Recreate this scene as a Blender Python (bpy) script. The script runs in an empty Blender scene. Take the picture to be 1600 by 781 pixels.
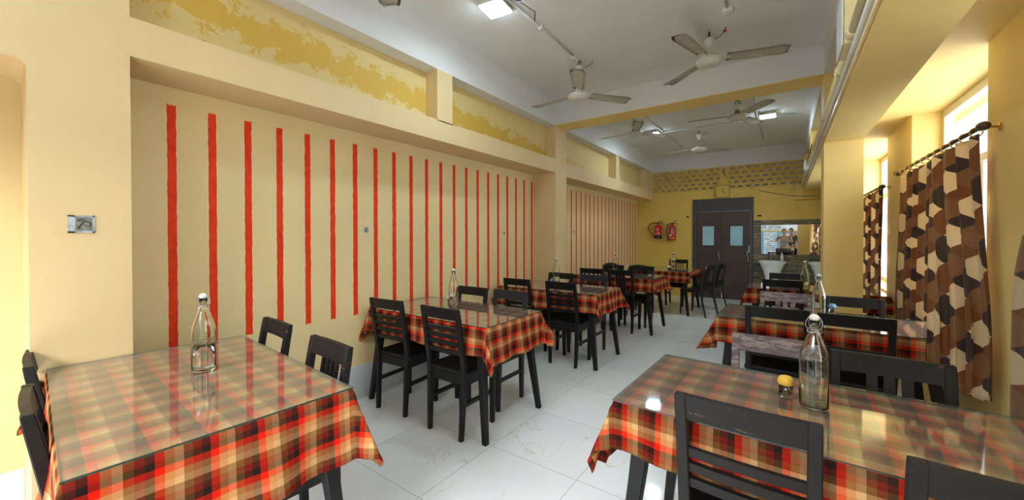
import bpy, bmesh, math, random
from mathutils import Vector, Matrix
random.seed(7)
SC = bpy.context.scene
COL = SC.collection
PI = math.pi

# ------------------------------------------------------------------ materials
class NT:
    def __init__(s, name):
        s.m = bpy.data.materials.new(name); s.m.use_nodes = True
        s.t = s.m.node_tree; s.t.nodes.clear()
        s.out = s.t.nodes.new('ShaderNodeOutputMaterial')
    def n(s, typ, props=None, **ins):
        nd = s.t.nodes.new('ShaderNode' + typ)
        for k, v in (props or {}).items(): setattr(nd, k, v)
        for k, v in ins.items():
            if k[0] == 'i' and k[1:].isdigit(): sock = nd.inputs[int(k[1:])]
            else: sock = nd.inputs[k.replace('_', ' ')]
            if isinstance(v, bpy.types.NodeSocket): s.t.links.new(v, sock)
            else: sock.default_value = v
        return nd
    def math(s, op, a, b=0.0, c=None):
        kw = dict(i0=a, i1=b)
        if c is not None: kw['i2'] = c
        return s.n('Math', dict(operation=op), **kw).outputs[0]
    def mix(s, f, a, b, blend='MIX'):
        nd = s.t.nodes.new('ShaderNodeMix'); nd.data_type = 'RGBA'; nd.blend_type = blend
        for i, v in ((0, f), (6, a), (7, b)):
            if isinstance(v, bpy.types.NodeSocket): s.t.links.new(v, nd.inputs[i])
            else:
                if i > 0 and len(v) == 3: v = (*v, 1)
                nd.inputs[i].default_value = v
        return nd.outputs[2]
    def ramp(s, fac, stops, interp='LINEAR'):
        nd = s.t.nodes.new('ShaderNodeValToRGB'); cr = nd.color_ramp; cr.interpolation = interp
        while len(cr.elements) < len(stops): cr.elements.new(0.5)
        for e, (p, c) in zip(cr.elements, stops):
            e.position = p; e.color = (*c, 1) if len(c) == 3 else c
        s.t.links.new(fac, nd.inputs[0]); return nd.outputs[0]
    def noise(s, vec, scale, detail=4, rough=.55, dist=0.0):
        return s.n('TexNoise', None, Vector=vec, Scale=scale, Detail=detail, Roughness=rough, Distortion=dist).outputs[0]
    def pos(s): return s.n('NewGeometry').outputs['Position']
    def obj(s): return s.n('TexCoord').outputs['Object']
    def mapv(s, vec, scale=(1, 1, 1), loc=(0, 0, 0), rot=(0, 0, 0)):
        return s.n('Mapping', None, Vector=vec, Scale=scale, Location=loc, Rotation=rot).outputs[0]
    def sep(s, vec): return s.n('SeparateXYZ', None, Vector=vec).outputs
    def bump(s, h, strength=.2, dist=.01):
        return s.n('Bump', None, Height=h, Strength=strength, Distance=dist).outputs[0]
    def pbr(s, color, rough=.5, metal=0.0, normal=None, **kw):
        if not isinstance(color, bpy.types.NodeSocket) and len(color) == 3: color = (*color, 1)
        nd = s.n('BsdfPrincipled', None, Base_Color=color, Roughness=rough, Metallic=metal, **kw)
        if normal is not None: s.t.links.new(normal, nd.inputs['Normal'])
        s.t.links.new(nd.outputs[0], s.out.inputs[0]); return s.m

def simple(name, col, rough=.5, metal=0.0, var=.12, scale=14, bump=.05, **kw):
    k = NT(name); nz = k.noise(k.obj(), scale)
    dark = tuple(c * (1 - var) for c in col); light = tuple(min(1, c * (1 + var)) for c in col)
    c = k.ramp(nz, [(.3, dark), (.7, light)])
    return k.pbr(c, rough, metal, k.bump(nz, bump, .003), **kw)

def paint(name, col, stain, amount=.35, rough=.6):
    """lime-washed wall paint with broad patchiness, scuffs and small drips"""
    k = NT(name); p = k.pos()
    big = k.noise(p, .9, 3); mid = k.noise(k.mapv(p, (1, 1, .45)), 3.2, 6, .6); fine = k.noise(p, 60, 3)
    c = k.ramp(big, [(.3, tuple(x * .93 for x in col)), (.7, tuple(min(1, x * 1.05) for x in col))])
    f = k.ramp(mid, [(.55, (0, 0, 0)), (.78, (amount, amount, amount))])
    c = k.mix(f, c, stain)
    sc = k.noise(k.mapv(p, (1, 1, 2.5)), 11, 6, .7)
    g = k.ramp(sc, [(.70, (0, 0, 0)), (.74, (.25, .25, .25))])
    c = k.mix(g, c, tuple(x * .6 for x in stain))
    h = k.math('ADD', k.math('MULTIPLY', mid, .6), k.math('MULTIPLY', fine, .25))
    return k, c, k.bump(h, .25, .01)

def mat_paint(name, col, stain, amount=.35):
    k, c, b = paint(name, col, stain, amount); return k.pbr(c, .62, 0, b)

CREAM = (.74, .555, .285)
def mat_panel():
    k, c, b = paint('striped_panel_paint', (.76, .60, .31), (.66, .44, .16), .3)
    x, y, z = k.sep(k.pos())
    wob = k.math('MULTIPLY', k.math('SUBTRACT', k.noise(k.mapv(k.pos(), (1, 4, 1)), 22, 3), .5), .010)
    ya = k.math('ADD', y, wob)
    near = k.math('DIVIDE', k.math('SUBTRACT', ya, .667 - .0964), .1928)
    far = k.math('DIVIDE', k.math('SUBTRACT', ya, 5.554 - .0925), .185)
    isfar = k.math('GREATER_THAN', y, 5.25)
    t = k.math('ADD', k.math('MULTIPLY', near, k.math('SUBTRACT', 1, isfar)), k.math('MULTIPLY', far, isfar))
    fr = k.math('ABSOLUTE', k.math('SUBTRACT', k.math('FRACT', t), .5))
    m = k.math('LESS_THAN', fr, .108)
    edgew = k.math('LESS_THAN', fr, .128)
    zt = k.math('ADD', z, k.math('MULTIPLY', k.math('SUBTRACT', k.noise(k.mapv(k.pos(), (1, 30, 1)), 9, 2), .5), .03))
    inz = k.math('MULTIPLY', k.math('GREATER_THAN', zt, .70), k.math('LESS_THAN', zt, 2.105))
    iny = k.math('GREATER_THAN', y, .58)
    m = k.math('MULTIPLY', k.math('MULTIPLY', m, inz), iny)
    edgew = k.math('MULTIPLY', k.math('MULTIPLY', edgew, inz), iny)
    c = k.mix(k.math('MULTIPLY', edgew, .35), c, (.9, .72, .5))
    rn = k.noise(k.pos(), 18, 4)
    red = k.ramp(rn, [(.3, (.70, .032, .002)), (.7, (.82, .052, .003))])
    c = k.mix(m, c, red)
    return k.pbr(c, .6, 0, b, **{'Specular_IOR_Level': .2})

def mat_peel():
    """niche wall: pale paint peeled back to strong ochre along a ragged band"""
    k, c, b = paint('peeling_niche_paint', (.74, .56, .23), (.66, .44, .12), .35)
    p = k.pos(); x, y, z = k.sep(p)
    rag = k.noise(k.mapv(p, (1, 1, 1.3)), 7, 9, .72, .4)
    rag2 = k.noise(p, 40, 4, .7)
    h = k.math('SUBTRACT', z, k.math('MULTIPLY_ADD', y, -.055, 2.70))
    h = k.math('ABSOLUTE', k.math('ADD', h, 0.02))
    v = k.math('SUBTRACT', k.math('ADD', rag, k.math('MULTIPLY', rag2, .18)), k.math('MULTIPLY', h, 1.6))
    m = k.ramp(v, [(.42, (0, 0, 0)), (.45, (1, 1, 1))])
    c = k.mix(k.math('MULTIPLY', m, .85), c, (.66, .40, .035))
    return k.pbr(c, .65, 0, k.bump(m, .25, .004))

def mat_plaster():
    k = NT('white_ceiling_distemper'); p = k.pos()
    big = k.noise(p, .7, 3); mid = k.noise(p, 5, 7, .6)
    c = k.ramp(big, [(.3, (.70, .69, .67)), (.7, (.79, .785, .77))])
    f = k.ramp(mid, [(.60, (0, 0, 0)), (.8, (.3, .3, .3))]); c = k.mix(f, c, (.56, .54, .50))
    ridge = k.noise(k.mapv(p, (.6, 1, 1), rot=(0, 0, .5)), 2.4, 5, .5, .8)
    r = k.math('ABSOLUTE', k.math('SUBTRACT', ridge, .5))
    r = k.ramp(r, [(0, (1, 1, 1)), (.02, (0, 0, 0))])
    return k.pbr(c, .7, 0, k.bump(k.math('ADD', k.math('MULTIPLY', mid, .8), k.math('MULTIPLY', r, .12)), .3, .012))

def mat_tiles():
    k = NT('glossy_veined_floor_tiles'); p = k.pos(); x, y, z = k.sep(p)
    u = k.math('FRACT', k.math('DIVIDE', k.math('ADD', x, 1.532 + 6), .6))
    v = k.math('FRACT', k.math('DIVIDE', k.math('ADD', y, -1.922 + 12), .6))
    e = .0028
    gu = k.math('LESS_THAN', k.math('MINIMUM', u, k.math('SUBTRACT', 1, u)), e)
    gv = k.math('LESS_THAN', k.math('MINIMUM', v, k.math('SUBTRACT', 1, v)), e)
    g = k.math('MAXIMUM', gu, gv)
    iu = k.math('FLOOR', k.math('DIVIDE', k.math('ADD', x, 1.532 + 6), .6))
    iv = k.math('FLOOR', k.math('DIVIDE', k.math('ADD', y, -1.922 + 12), .6))
    off = k.n('CombineXYZ', None, X=k.math('MULTIPLY', iu, 3.7), Y=k.math('MULTIPLY', iv, 5.3), Z=k.math('ADD', iu, k.math('MULTIPLY', iv, 7.1))).outputs[0]
    q = k.n('VectorMath', dict(operation='ADD'), i0=p, i1=off).outputs[0]
    n1 = k.noise(k.mapv(q, (1, .55, 1), rot=(0, 0, .6)), 2.3, 6, .55, .9)
    r1 = k.ramp(k.math('ABSOLUTE', k.math('SUBTRACT', n1, .5)), [(0, (1, 1, 1)), (.006, (0, 0, 0))])
    gate = k.ramp(k.noise(q, 1.9, 2), [(.53, (0, 0, 0)), (.62, (1, 1, 1))])
    vein = k.math('MULTIPLY', r1, gate)
    cloud = k.noise(q, 1.6, 4)
    base = k.ramp(cloud, [(.3, (.76, .81, .83)), (.7, (.85, .88, .89))])
    c = k.mix(k.math('MULTIPLY', vein, .6), base, (.55, .38, .22))
    c = k.mix(k.math('MULTIPLY', g, .75), c, (.18, .18, .17))
    return k.pbr(c, k.ramp(g, [(0, (.07,) * 3), (1, (.6,) * 3)]), 0, k.bump(k.math('MULTIPLY', g, -1), .2, .002), **{'Specular_IOR_Level': .5})

PLAID = [(0.0, (.66, .006, .001)), (.167, (.48, .19, .062)), (.333, (.54, .32, .14)), (.5, (.15, .062, .016)), (.667, (.12, .004, .003)), (.833, (.003, .003, .004))]
def mat_plaid():
    k = NT('red_tan_black_checked_cotton')
    uv = k.n('UVMap').outputs[0]; u, v, _ = k.sep(uv)
    fu = k.math('FRACT', k.math('DIVIDE', k.math('ADD', u, 10), .116))
    fv = k.math('FRACT', k.math('DIVIDE', k.math('ADD', v, 10), .116))
    a = k.ramp(fu, PLAID, 'CONSTANT'); b = k.ramp(fv, PLAID, 'CONSTANT')
    thread = k.n('TexWave', dict(wave_type='BANDS', bands_direction='DIAGONAL'), Vector=uv, Scale=180.0, Distortion=.5).outputs[1]
    f = k.math('MULTIPLY_ADD', thread, .16, .42)
    c = k.mix(f, a, b)
    c = k.mix(.30, c, k.mix(1.0, a, b, 'DARKEN'))
    fade = k.noise(uv, 5, 3)
    c = k.mix(k.math('MULTIPLY', fade, .05), c, (.6, .35, .2))
    return k.pbr(c, .9, 0, k.bump(thread, .12, .001), **{'Specular_IOR_Level': .04})

def mat_curtain():
    k = NT('brown_cream_argyle_curtain_fabric')
    uv = k.n('UVMap').outputs[0]; u, v, _ = k.sep(uv)
    a = k.math('DIVIDE', u, .38); b = k.math('DIVIDE', v, .168)
    s = k.math('ADD', a, b); d = k.math('SUBTRACT', a, b)
    i = k.math('MODULO', k.math('ADD', k.math('FLOOR', s), 200), 2)
    j = k.math('MODULO', k.math('ADD', k.math('FLOOR', d), 200), 2)
    weave = k.noise(k.mapv(uv, (60, 260, 1)), 1, 5, .8)
    tex = k.ramp(weave, [(.35, (.20, .075, .02)), (.7, (.42, .20, .08))])
    cr = k.ramp(weave, [(.2, (.72, .54, .30)), (.8, (.86, .70, .44))])
    row0 = k.mix(j, cr, (.06, .03, .022))
    row1 = k.mix(j, (.25, .08, .02), tex)
    c = k.mix(i, row0, row1)
    pb = k.n('BsdfPrincipled', None, Base_Color=c, Roughness=.75, **{'Sheen_Weight': .2})
    tr = k.n('BsdfTranslucent', None, Color=c)
    mx = k.n('MixShader', None, i0=.25, i1=pb.outputs[0], i2=tr.outputs[0])
    k.t.links.new(mx.outputs[0], k.out.inputs[0]); return k.m

def mat_wood(name, base, worn, amt, rough=.42):
    k = NT(name); o = k.obj()
    rnd = k.n('ObjectInfo').outputs['Random']
    o2 = k.n('VectorMath', dict(operation='ADD'), i0=o, i1=k.n('CombineXYZ', None, X=k.math('MULTIPLY', rnd, 9), Y=k.math('MULTIPLY', rnd, 5), Z=0.0).outputs[0]).outputs[0]
    grain = k.noise(k.mapv(o2, (6, 6, 40)), 2.0, 5, .65)
    chip = k.noise(k.mapv(o2, (.35, 1, 1.6)), 30, 7, .72, .2)
    c = k.ramp(grain, [(.3, tuple(x * .7 for x in base)), (.75, tuple(x * 1.5 for x in base))])
    f = k.ramp(chip, [(.66 - amt, (0, 0, 0)), (.70 - amt * .9, (1, 1, 1))])
    c = k.mix(f, c, worn)
    return k.pbr(c, k.ramp(grain, [(.2, (rough - .1,) * 3), (.8, (rough + .15,) * 3)]), 0, k.bump(grain, .25, .002), **{'Specular_IOR_Level': .28})

def mat_sheet_glass(name='clear_sheet_glass', tint=(.93, .97, .95), rough=.05, dust=.04):
    k = NT(name)
    ge = k.n('NewGeometry').outputs
    dt = k.n('VectorMath', dict(operation='DOT_PRODUCT'), i0=ge['Incoming'], i1=ge['Normal']).outputs['Value']
    fr = k.math('MULTIPLY_ADD', k.math('POWER', k.math('SUBTRACT', 1, k.math('ABSOLUTE', dt)), 4.5), .95, .055)
    t = k.n('BsdfTransparent', None, Color=(*tint, 1)); g = k.n('BsdfGlossy', None, Color=(1, 1, 1, 1), Roughness=rough)
    mx = k.n('MixShader', None, i0=fr, i1=t.outputs[0], i2=g.outputs[0])
    d = k.n('BsdfDiffuse', None, Color=(.72, .72, .62, 1)); mx = k.n('MixShader', None, i0=dust, i1=mx.outputs[0], i2=d.outputs[0])
    k.t.links.new(mx.outputs[0], k.out.inputs[0]); return k.m

def mat_glass(name, col=(.95, .98, .96), ior=1.45, rough=0.0):
    k = NT(name); g = k.n('BsdfGlass', None, Color=(*col, 1), IOR=ior, Roughness=rough)
    k.t.links.new(g.outputs[0], k.out.inputs[0]); return k.m

def mat_emit(name, col, st):
    k = NT(name); e = k.n('Emission', None, Color=(*col, 1), Strength=st); k.t.links.new(e.outputs[0], k.out.inputs[0]); return k.m

def mat_stone():
    k = NT('stacked_ledger_stone'); r = k.n('NewGeometry').outputs['Random Per Island']
    c = k.ramp(r, [(0, (.17, .17, .12)), (.2, (.33, .26, .16)), (.4, (.11, .13, .11)), (.55, (.42, .28, .15)), (.7, (.24, .24, .19)), (.85, (.5, .42, .28)), (.95, (.30, .16, .08))], 'CONSTANT')
    n = k.noise(k.pos(), 30, 6, .7)
    c = k.mix(k.math('MULTIPLY', n, .5), c, (.05, .05, .04))
    return k.pbr(c, .7, 0, k.bump(n, .6, .01))

M = {}
M['panel'] = mat_panel(); M['peel'] = mat_peel(); M['plaster'] = mat_plaster(); M['tiles'] = mat_tiles()
M['cream'] = mat_paint('cream_wall_paint', CREAM, (.70, .46, .20))
M['yellow'] = mat_paint('yellow_lit_wall_paint', (.82, .61, .22), (.68, .44, .12), .3)  # cream's paint in other light, the difference put into a yellower colour
M['farwall'] = mat_paint('mustard_lit_end_wall_paint', (.72, .50, .10), (.56, .34, .05), .4)  # same paint on the end wall, its light put into the mustard
M['skirt'] = simple('pale_grey_skirting_tile', (.60, .64, .68), .25, var=.05, scale=3)
M['plaid'] = mat_plaid(); M['curtain'] = mat_curtain()
M['black'] = mat_wood('black_painted_wood', (.007, .0065, .007), (.16, .10, .065), -.02)
M['grey'] = mat_wood('black_chair_dusty_grey_finish', (.02, .02, .025), (.12, .10, .09), -.02, .5)
M['worn'] = mat_wood('worn_black_paint_over_pale_wood', (.12, .095, .105), (.30, .23, .22), .17, .6)
M['scuff'] = mat_wood('scuffed_black_paint', (.009, .008, .008), (.17, .09, .05), .02, .5)
M['plastic'] = simple('black_moulded_plastic', (.015, .015, .018), .3)
M['glass_sheet'] = mat_sheet_glass(); M['window_glass'] = mat_sheet_glass('window_glass', (.9, .93, .95), .02, .02); M['glass_edge'] = simple('dark_green_glass_edge', (.015, .05, .04), .15)
M['bottle'] = mat_glass('clear_bottle_glass', (.96, .985, .96)); M['water'] = mat_glass('water', (.97, .98, .99), 1.33)
M['wire'] = simple('steel_bail_wire', (.55, .55, .57), .3, .9); M['stopper'] = simple('white_porcelain_stopper', (.8, .78, .74), .3)
M['fan'] = simple('cream_enamel_fan', (.66, .63, .54), .35, var=.05); M['fanblade'] = simple('dusty_cream_fan_blade', (.66, .61, .50), .4, var=.10, scale=5)
M['fandark'] = simple('brown_motor_cover', (.32, .22, .11), .45)
M['led'] = mat_emit('cool_white_led_diffuser', (.66, .86, 1.0), 75)
M['white'] = simple('white_plastic', (.75, .75, .72), .4, var=.05); M['conduit'] = simple('cream_painted_conduit', (.80, .66, .36), .4, var=.08)
M['conduitw'] = simple('pale_conduit', (.60, .58, .54), .45, var=.08)
M['cable'] = simple('black_cable', (.02, .02, .02), .5); M['redcable'] = simple('red_cable', (.5, .03, .02), .5); M['orangec'] = simple('orange_tape', (.8, .25, .03), .5)
M['doorf'] = simple('dark_grey_steel_door_frame', (.060, .052, .058), .45); M['doorl'] = simple('dark_brown_door_laminate', (.068, .042, .034), .4, var=.25, scale=6)
M['pane'] = simple('frosted_pane_painted_daylight', (.40, .66, .78), .12, var=.06, scale=4)  # pale blue colour paints the daylight in the frosted glass
M['chrome'] = simple('brushed_steel', (.62, .62, .62), .25, .95)
M['mirror'] = NT('silvered_mirror').pbr((.86, .88, .88), .0, 1.0)
M['ceramic'] = simple('white_glazed_ceramic', (.70, .76, .76), .12, var=.03)
M['red'] = simple('red_extinguisher_enamel', (.62, .012, .012), .3); M['darkblk'] = simple('black_rubber', (.015, .015, .015), .5)
M['label'] = simple('extinguisher_white_label', (.72, .70, .70), .5); M['labelblue'] = simple('blue_black_label_band', (.05, .12, .2), .5); M['labelyel'] = simple('yellow_band', (.8, .5, .06), .5)
M['stone'] = mat_stone(); M['alu'] = simple('silver_window_frame', (.62, .62, .58), .35, .3, var=.04)
M['brass'] = simple('brass_curtain_rings', (.62, .38, .10), .35, .8); M['rod'] = simple('dark_bronze_curtain_rod', (.09, .065, .035), .35, .6)
M['yelcap'] = simple('yellow_shaker_cap', (.85, .52, .06), .35); M['bluecap'] = simple('blue_shaker_cap', (.16, .36, .55), .35)
M['salt'] = simple('white_salt', (.82, .80, .78), .9)
M['concrete'] = simple('street_concrete', (.12, .12, .12), .8); M['bluewall'] = simple('pale_blue_shop_wall', (.04, .09, .13), .7); M['whitewall'] = simple('white_shop_wall', (.18, .20, .23), .7)
M['signw'] = simple('white_signboard', (.26, .31, .34), .5); M['signb'] = simple('blue_sign_letters', (.005, .03, .07), .5); M['signy'] = simple('yellow_sign_band', (.22, .18, .04), .5)
M['skin'] = simple('brown_skin', (.30, .15, .08), .55, var=.06); M['hair'] = simple('black_hair', (.012, .01, .01), .6)
M['shirt'] = None; M['tee'] = simple('black_tshirt_cotton', (.02, .022, .028), .85); M['jeans'] = simple('dark_denim', (.03, .04, .07), .85); M['trous'] = simple('grey_trousers', (.10, .10, .10), .85)
k = NT('pale_striped_shirt_cotton'); x, y, z = k.sep(k.obj())
st = k.math('LESS_THAN', k.math('FRACT', k.math('MULTIPLY', z, 16)), .3)
M['shirt'] = k.pbr(k.mix(st, (.20, .20, .18), (.03, .04, .045)), .85)
M['jali'] = mat_paint('ochre_breeze_block_paint', (.64, .44, .085), (.50, .30, .04), .4)
M['dark'] = simple('painted_shaft_shade', (.02, .024, .03), .9)  # near-black colour paints the shade seen through the block holes
M['metalbox'] = simple('galvanised_socket_box', (.22, .21, .17), .5, .3, var=.4, scale=60)

# ------------------------------------------------------------------ geometry helpers
def setprops(o, label=None, cat=None, group=None, kind=None):
    if label: o['label'] = label
    if cat: o['category'] = cat
    if group: o['group'] = group
    if kind: o['kind'] = kind
    return o
def obj(name, bm, mats, parent=None, smooth=False, bevel=0, loc=None, rot=None):
    if bevel:
        bmesh.ops.bevel(bm, geom=bm.edges[:], offset=bevel, segments=1, affect='EDGES', clamp_overlap=True)
    me = bpy.data.meshes.new(name); bm.to_mesh(me); bm.free()
    if not isinstance(mats, (list, tuple)): mats = [mats]
    for m in mats: me.materials.append(m)
    if smooth:
        for p in me.polygons: p.use_smooth = True
        if smooth == 'auto': me.set_sharp_from_angle(angle=math.radians(40))
    o = bpy.data.objects.new(name, me); COL.objects.link(o)
    if parent: o.parent = parent
    if loc: o.location = loc
    if rot: o.rotation_euler = rot
    return o
def empty(name, loc, rz=0, label=None, cat=None, group=None, kind=None):
    o = bpy.data.objects.new(name, None); COL.objects.link(o); o.location = loc; o.rotation_euler = (0, 0, rz)
    o.empty_display_size = .1
    return setprops(o, label, cat, group, kind)
def dup(o, parent=None, kids=None):
    c = o.copy(); COL.objects.link(c); c.parent = parent
    for ch in [x for x in KIDS(o)]: dup(ch, c)
    return c
def KIDS(o): return [x for x in bpy.data.objects if x.parent == o]
def box(bm, x0, x1, y0, y1, z0, z1, mi=0):
    vs = [bm.verts.new((x, y, z)) for z in (z0, z1) for y in (y0, y1) for x in (x0, x1)]
    for f in ((0, 2, 3, 1), (4, 5, 7, 6), (0, 1, 5, 4), (2, 6, 7, 3), (0, 4, 6, 2), (1, 3, 7, 5)):
        fc = bm.faces.new([vs[i] for i in f]); fc.material_index = mi
    return vs
def BX(*a, mi=0):
    bm = bmesh.new(); box(bm, *a, mi=mi); return bm
def loft(bm, secs, mi=0):
    """rectangular sections (cx, cy, z, wx, wy) stacked bottom to top"""
    rings = []
    for cx, cy, z, wx, wy in secs:
        rings.append([bm.verts.new((cx + sx * wx / 2, cy + sy * wy / 2, z)) for sx, sy in ((-1, -1), (1, -1), (1, 1), (-1, 1))])
    for a, b in zip(rings, rings[1:]):
        for i in range(4): bm.faces.new((a[i], a[(i + 1) % 4], b[(i + 1) % 4], b[i])).material_index = mi
    bm.faces.new(rings[0][::-1]).material_index = mi; bm.faces.new(rings[-1]).material_index = mi
def tube(bm, pts, r, seg=8, mi=0, cap=True):
    pts = [Vector(p) for p in pts]; rr = r if isinstance(r, (list, tuple)) else [r] * len(pts)
    rings = []; up = None
    for i, p in enumerate(pts):
        t = (pts[min(i + 1, len(pts) - 1)] - pts[max(i - 1, 0)]).normalized()
        if up is None: up = t.orthogonal().normalized()
        up = (up - t * up.dot(t)); up = up.normalized() if up.length > 1e-6 else t.orthogonal().normalized()
        s = t.cross(up)
        rings.append([bm.verts.new(p + (up * math.cos(2 * PI * k / seg) + s * math.sin(2 * PI * k / seg)) * rr[i]) for k in range(seg)])
    for a, b in zip(rings, rings[1:]):
        for i in range(seg):
            f = bm.faces.new((a[i], a[(i + 1) % seg], b[(i + 1) % seg], b[i])); f.material_index = mi; f.smooth = True
    if cap:
        bm.faces.new(rings[0][::-1]).material_index = mi; bm.faces.new(rings[-1]).material_index = mi
def ring(bm, c, axis, R, r, seg=20, s2=6, mi=0):
    c = Vector(c); ax = Vector(axis).normalized(); a = ax.orthogonal().normalized(); b = ax.cross(a)
    rs = []
    for i in range(seg):
        t = 2 * PI * i / seg; d = a * math.cos(t) + b * math.sin(t)
        rs.append([bm.verts.new(c + d * (R + r * math.cos(2 * PI * j / s2)) + ax * r * math.sin(2 * PI * j / s2)) for j in range(s2)])
    for i in range(seg):
        for j in range(s2):
            f = bm.faces.new((rs[i][j], rs[(i + 1) % seg][j], rs[(i + 1) % seg][(j + 1) % s2], rs[i][(j + 1) % s2])); f.material_index = mi; f.smooth = True
def lathe(bm, prof, seg=32, c=(0, 0, 0), mi=0, closed=False):
    rings = []
    for r, z in prof:
        if r < 1e-5: rings.append([bm.verts.new((c[0], c[1], c[2] + z))])
        else: rings.append([bm.verts.new((c[0] + r * math.cos(2 * PI * k / seg), c[1] + r * math.sin(2 * PI * k / seg), c[2] + z)) for k in range(seg)])
    prs = list(zip(rings, rings[1:])) + ([(rings[-1], rings[0])] if closed else [])
    for a, b in prs:
        for i in range(seg):
            if len(a) == 1 and len(b) == 1: continue
            if len(a) == 1: f = bm.faces.new((a[0], b[(i + 1) % seg], b[i]))
            elif len(b) == 1: f = bm.faces.new((a[i], a[(i + 1) % seg], b[0]))
            else: f = bm.faces.new((a[i], a[(i + 1) % seg], b[(i + 1) % seg], b[i]))
            f.smooth = True; f.material_index = mi
def sph(bm, c, r, sc=(1, 1, 1), seg=16, mi=0):
    prof = [(abs(r * math.sin(PI * i / 10)) if 0 < i < 10 else 0, -r * math.cos(PI * i / 10)) for i in range(11)]
    b2 = bmesh.new(); lathe(b2, prof, seg, mi=mi)
    for v in b2.verts: v.co = Vector((v.co.x * sc[0] + c[0], v.co.y * sc[1] + c[1], v.co.z * sc[2] + c[2]))
    me = bpy.data.meshes.new('t'); b2.to_mesh(me); b2.free(); bm.from_mesh(me); bpy.data.meshes.remove(me)
def struct(name, bm, mats, parent=None, **kw):
    o = obj(name, bm, mats, parent, **kw)
    if not parent: o['kind'] = 'structure'
    return o

# ------------------------------------------------------------------ the room
YN, YF = -1.6, 9.2
XL, XP = -2.53, -2.88       # left fascia plane / left panel plane
XB0, XB1 = .29, .566        # right beam
XW = .90                    # window wall plane
ZB, ZN0, ZN1, ZC = 2.205, 2.39, 2.84, 3.13

struct('floor', BX(XP - .15, XW + .4, YN, YF + .2, -.08, 0), M['tiles'])
# ceiling with coved junctions, cross beams in white with yellow undersides
bm = bmesh.new()
def coved(bm, y0, y1):
    r = .09; n = 6
    prof = [(XL, ZN1)] + [(XL + r - r * math.cos(PI / 2 * i / n), ZC - r + r * math.sin(PI / 2 * i / n)) for i in range(n + 1)]
    prof += [(XB0 - r + r * math.sin(PI / 2 * i / n), ZC - r + r * math.cos(PI / 2 * i / n)) for i in range(n + 1)] + [(XB0, ZN1)]
    A = [bm.verts.new((x, y0, z)) for x, z in prof]; B = [bm.verts.new((x, y1, z)) for x, z in prof]
    for i in range(len(prof) - 1):
        f = bm.faces.new((A[i], A[i + 1], B[i + 1], B[i])); f.smooth = 2 < i + 1 < len(prof) - 2
coved(bm, YN, 4.57); coved(bm, 4.888, YF)
box(bm, XP - .15, XW + .4, YN, YF + .2, ZC + .002, ZC + .15)
box(bm, XP - .15, XL - .002, YN, YF, ZN1 + .001, ZC + .002)
box(bm, XB0 + .002, XW + .4, YN, YF, ZN1 + .001, ZC + .002)
struct('ceiling', bm, M['plaster'])
bm = bmesh.new(); box(bm, XL, XB0, 4.57, 4.888, ZN1 + .006, ZC)
struct('trim_1', bm, M['plaster'])
bm = bmesh.new(); box(bm, XL, XB0, 4.57, 4.888, ZN1 - .004, ZN1 + .006)
struct('trim_2', bm, M['yellow'])

# left wall
bm = bmesh.new()
box(bm, XP - .15, XP, YN, YF, 0, ZN1, 0)                       # striped back panel
struct('wall_left', bm, M['panel'])
bm = bmesh.new()
e = .001
box(bm, XP + e, XL, .437, 4.57, ZB, ZN0); box(bm, XP + e, XL, 4.888, YF, ZB - .02, ZN0 - .005)   # horizontal beam
for a, b in ((2.41, 2.60), (6.86, 7.03), (8.76, YF)): box(bm, XP + e, XL, a, b, ZN0 - .01, ZN1)
for a, b in ((.131, .437), (4.57, 4.888)): box(bm, XP + e, XL, a, b, 0, ZN1)
# wall over the nearest alcove, with a rounded top corner
box(bm, XP + e, XL, YN, .131, 2.075, ZN1)
n = 6; r = .035
pts = [(.131 - r, 2.075)] + [(.131 - r + r * math.sin(PI / 2 * i / n), 2.075 - r + r * math.cos(PI / 2 * i / n)) for i in range(1, n + 1)] + [(.131, 2.075)]
A = [bm.verts.new((XL, y, z)) for y, z in pts]; B = [bm.verts.new((XP + e, y, z)) for y, z in pts]
bm.faces.new(A)
for i in range(len(A) - 1): bm.faces.new((A[i], B[i], B[i + 1], A[i + 1]))
struct('trim_3', bm, M['cream'])
bm = bmesh.new()
box(bm, XP + e, -2.68, .437, 2.41, ZN0, ZN1); box(bm, XP + e, -2.68, 2.60, 4.57, ZN0, ZN1)
box(bm, XP + e, -2.68, 4.888, 6.86, ZN0, ZN1); box(bm, XP + e, -2.68, 7.03, 8.76, ZN0, ZN1)
struct('trim_4', bm, M['peel'])
bm = bmesh.new()
box(bm, XP, XP + .014, .437, 4.57, 0, .278); box(bm, XP, XP + .014, 4.888, YF, 0, .278); box(bm, XP, XP + .014, YN, .131, 0, .278)
for a, b in ((.131, .437), (4.57, 4.888)):
    box(bm, XL, XL + .012, a, b, 0, .10)
struct('baseboard_left', bm, M['skirt'], bevel=.002)

# right: beam, pillar, niches, bay ceiling and window wall
bm = bmesh.new()
box(bm, XB0, XB1, YN, YF, ZB, ZN0)
box(bm, .45, XB1, YN, YF, ZN0, ZN1)
for a, b in ((YN, .437), (2.41, 2.60), (6.86, 7.03), (8.76, YF)): box(bm, XB0, .45, a, b, ZN0, ZN1)
box(bm, XB0, XB1, 4.57, 4.888, 0, ZB); box(bm, XB0, .45, 4.57, 4.888, ZN0, ZN1)
struct('trim_5', bm, M['yellow'])
bm = bmesh.new(); box(bm, XB1, XW + .4, YN, YF, 2.40, 2.55)
struct('trim_6', bm, M['yellow'])
WIN = [(.55, 2.25), (3.22, 4.763), (5.736, 7.3)]
bm = bmesh.new(); y = YN
for a, b in WIN:
    box(bm, XW, XW + .25, y, a, 0, 2.40); box(bm, XW, XW + .25, a, b, 0, .75); y = b
box(bm, XW, XW + .25, y, YF, 0, 2.40)
struct('wall_right', bm, M['yellow'])

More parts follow.
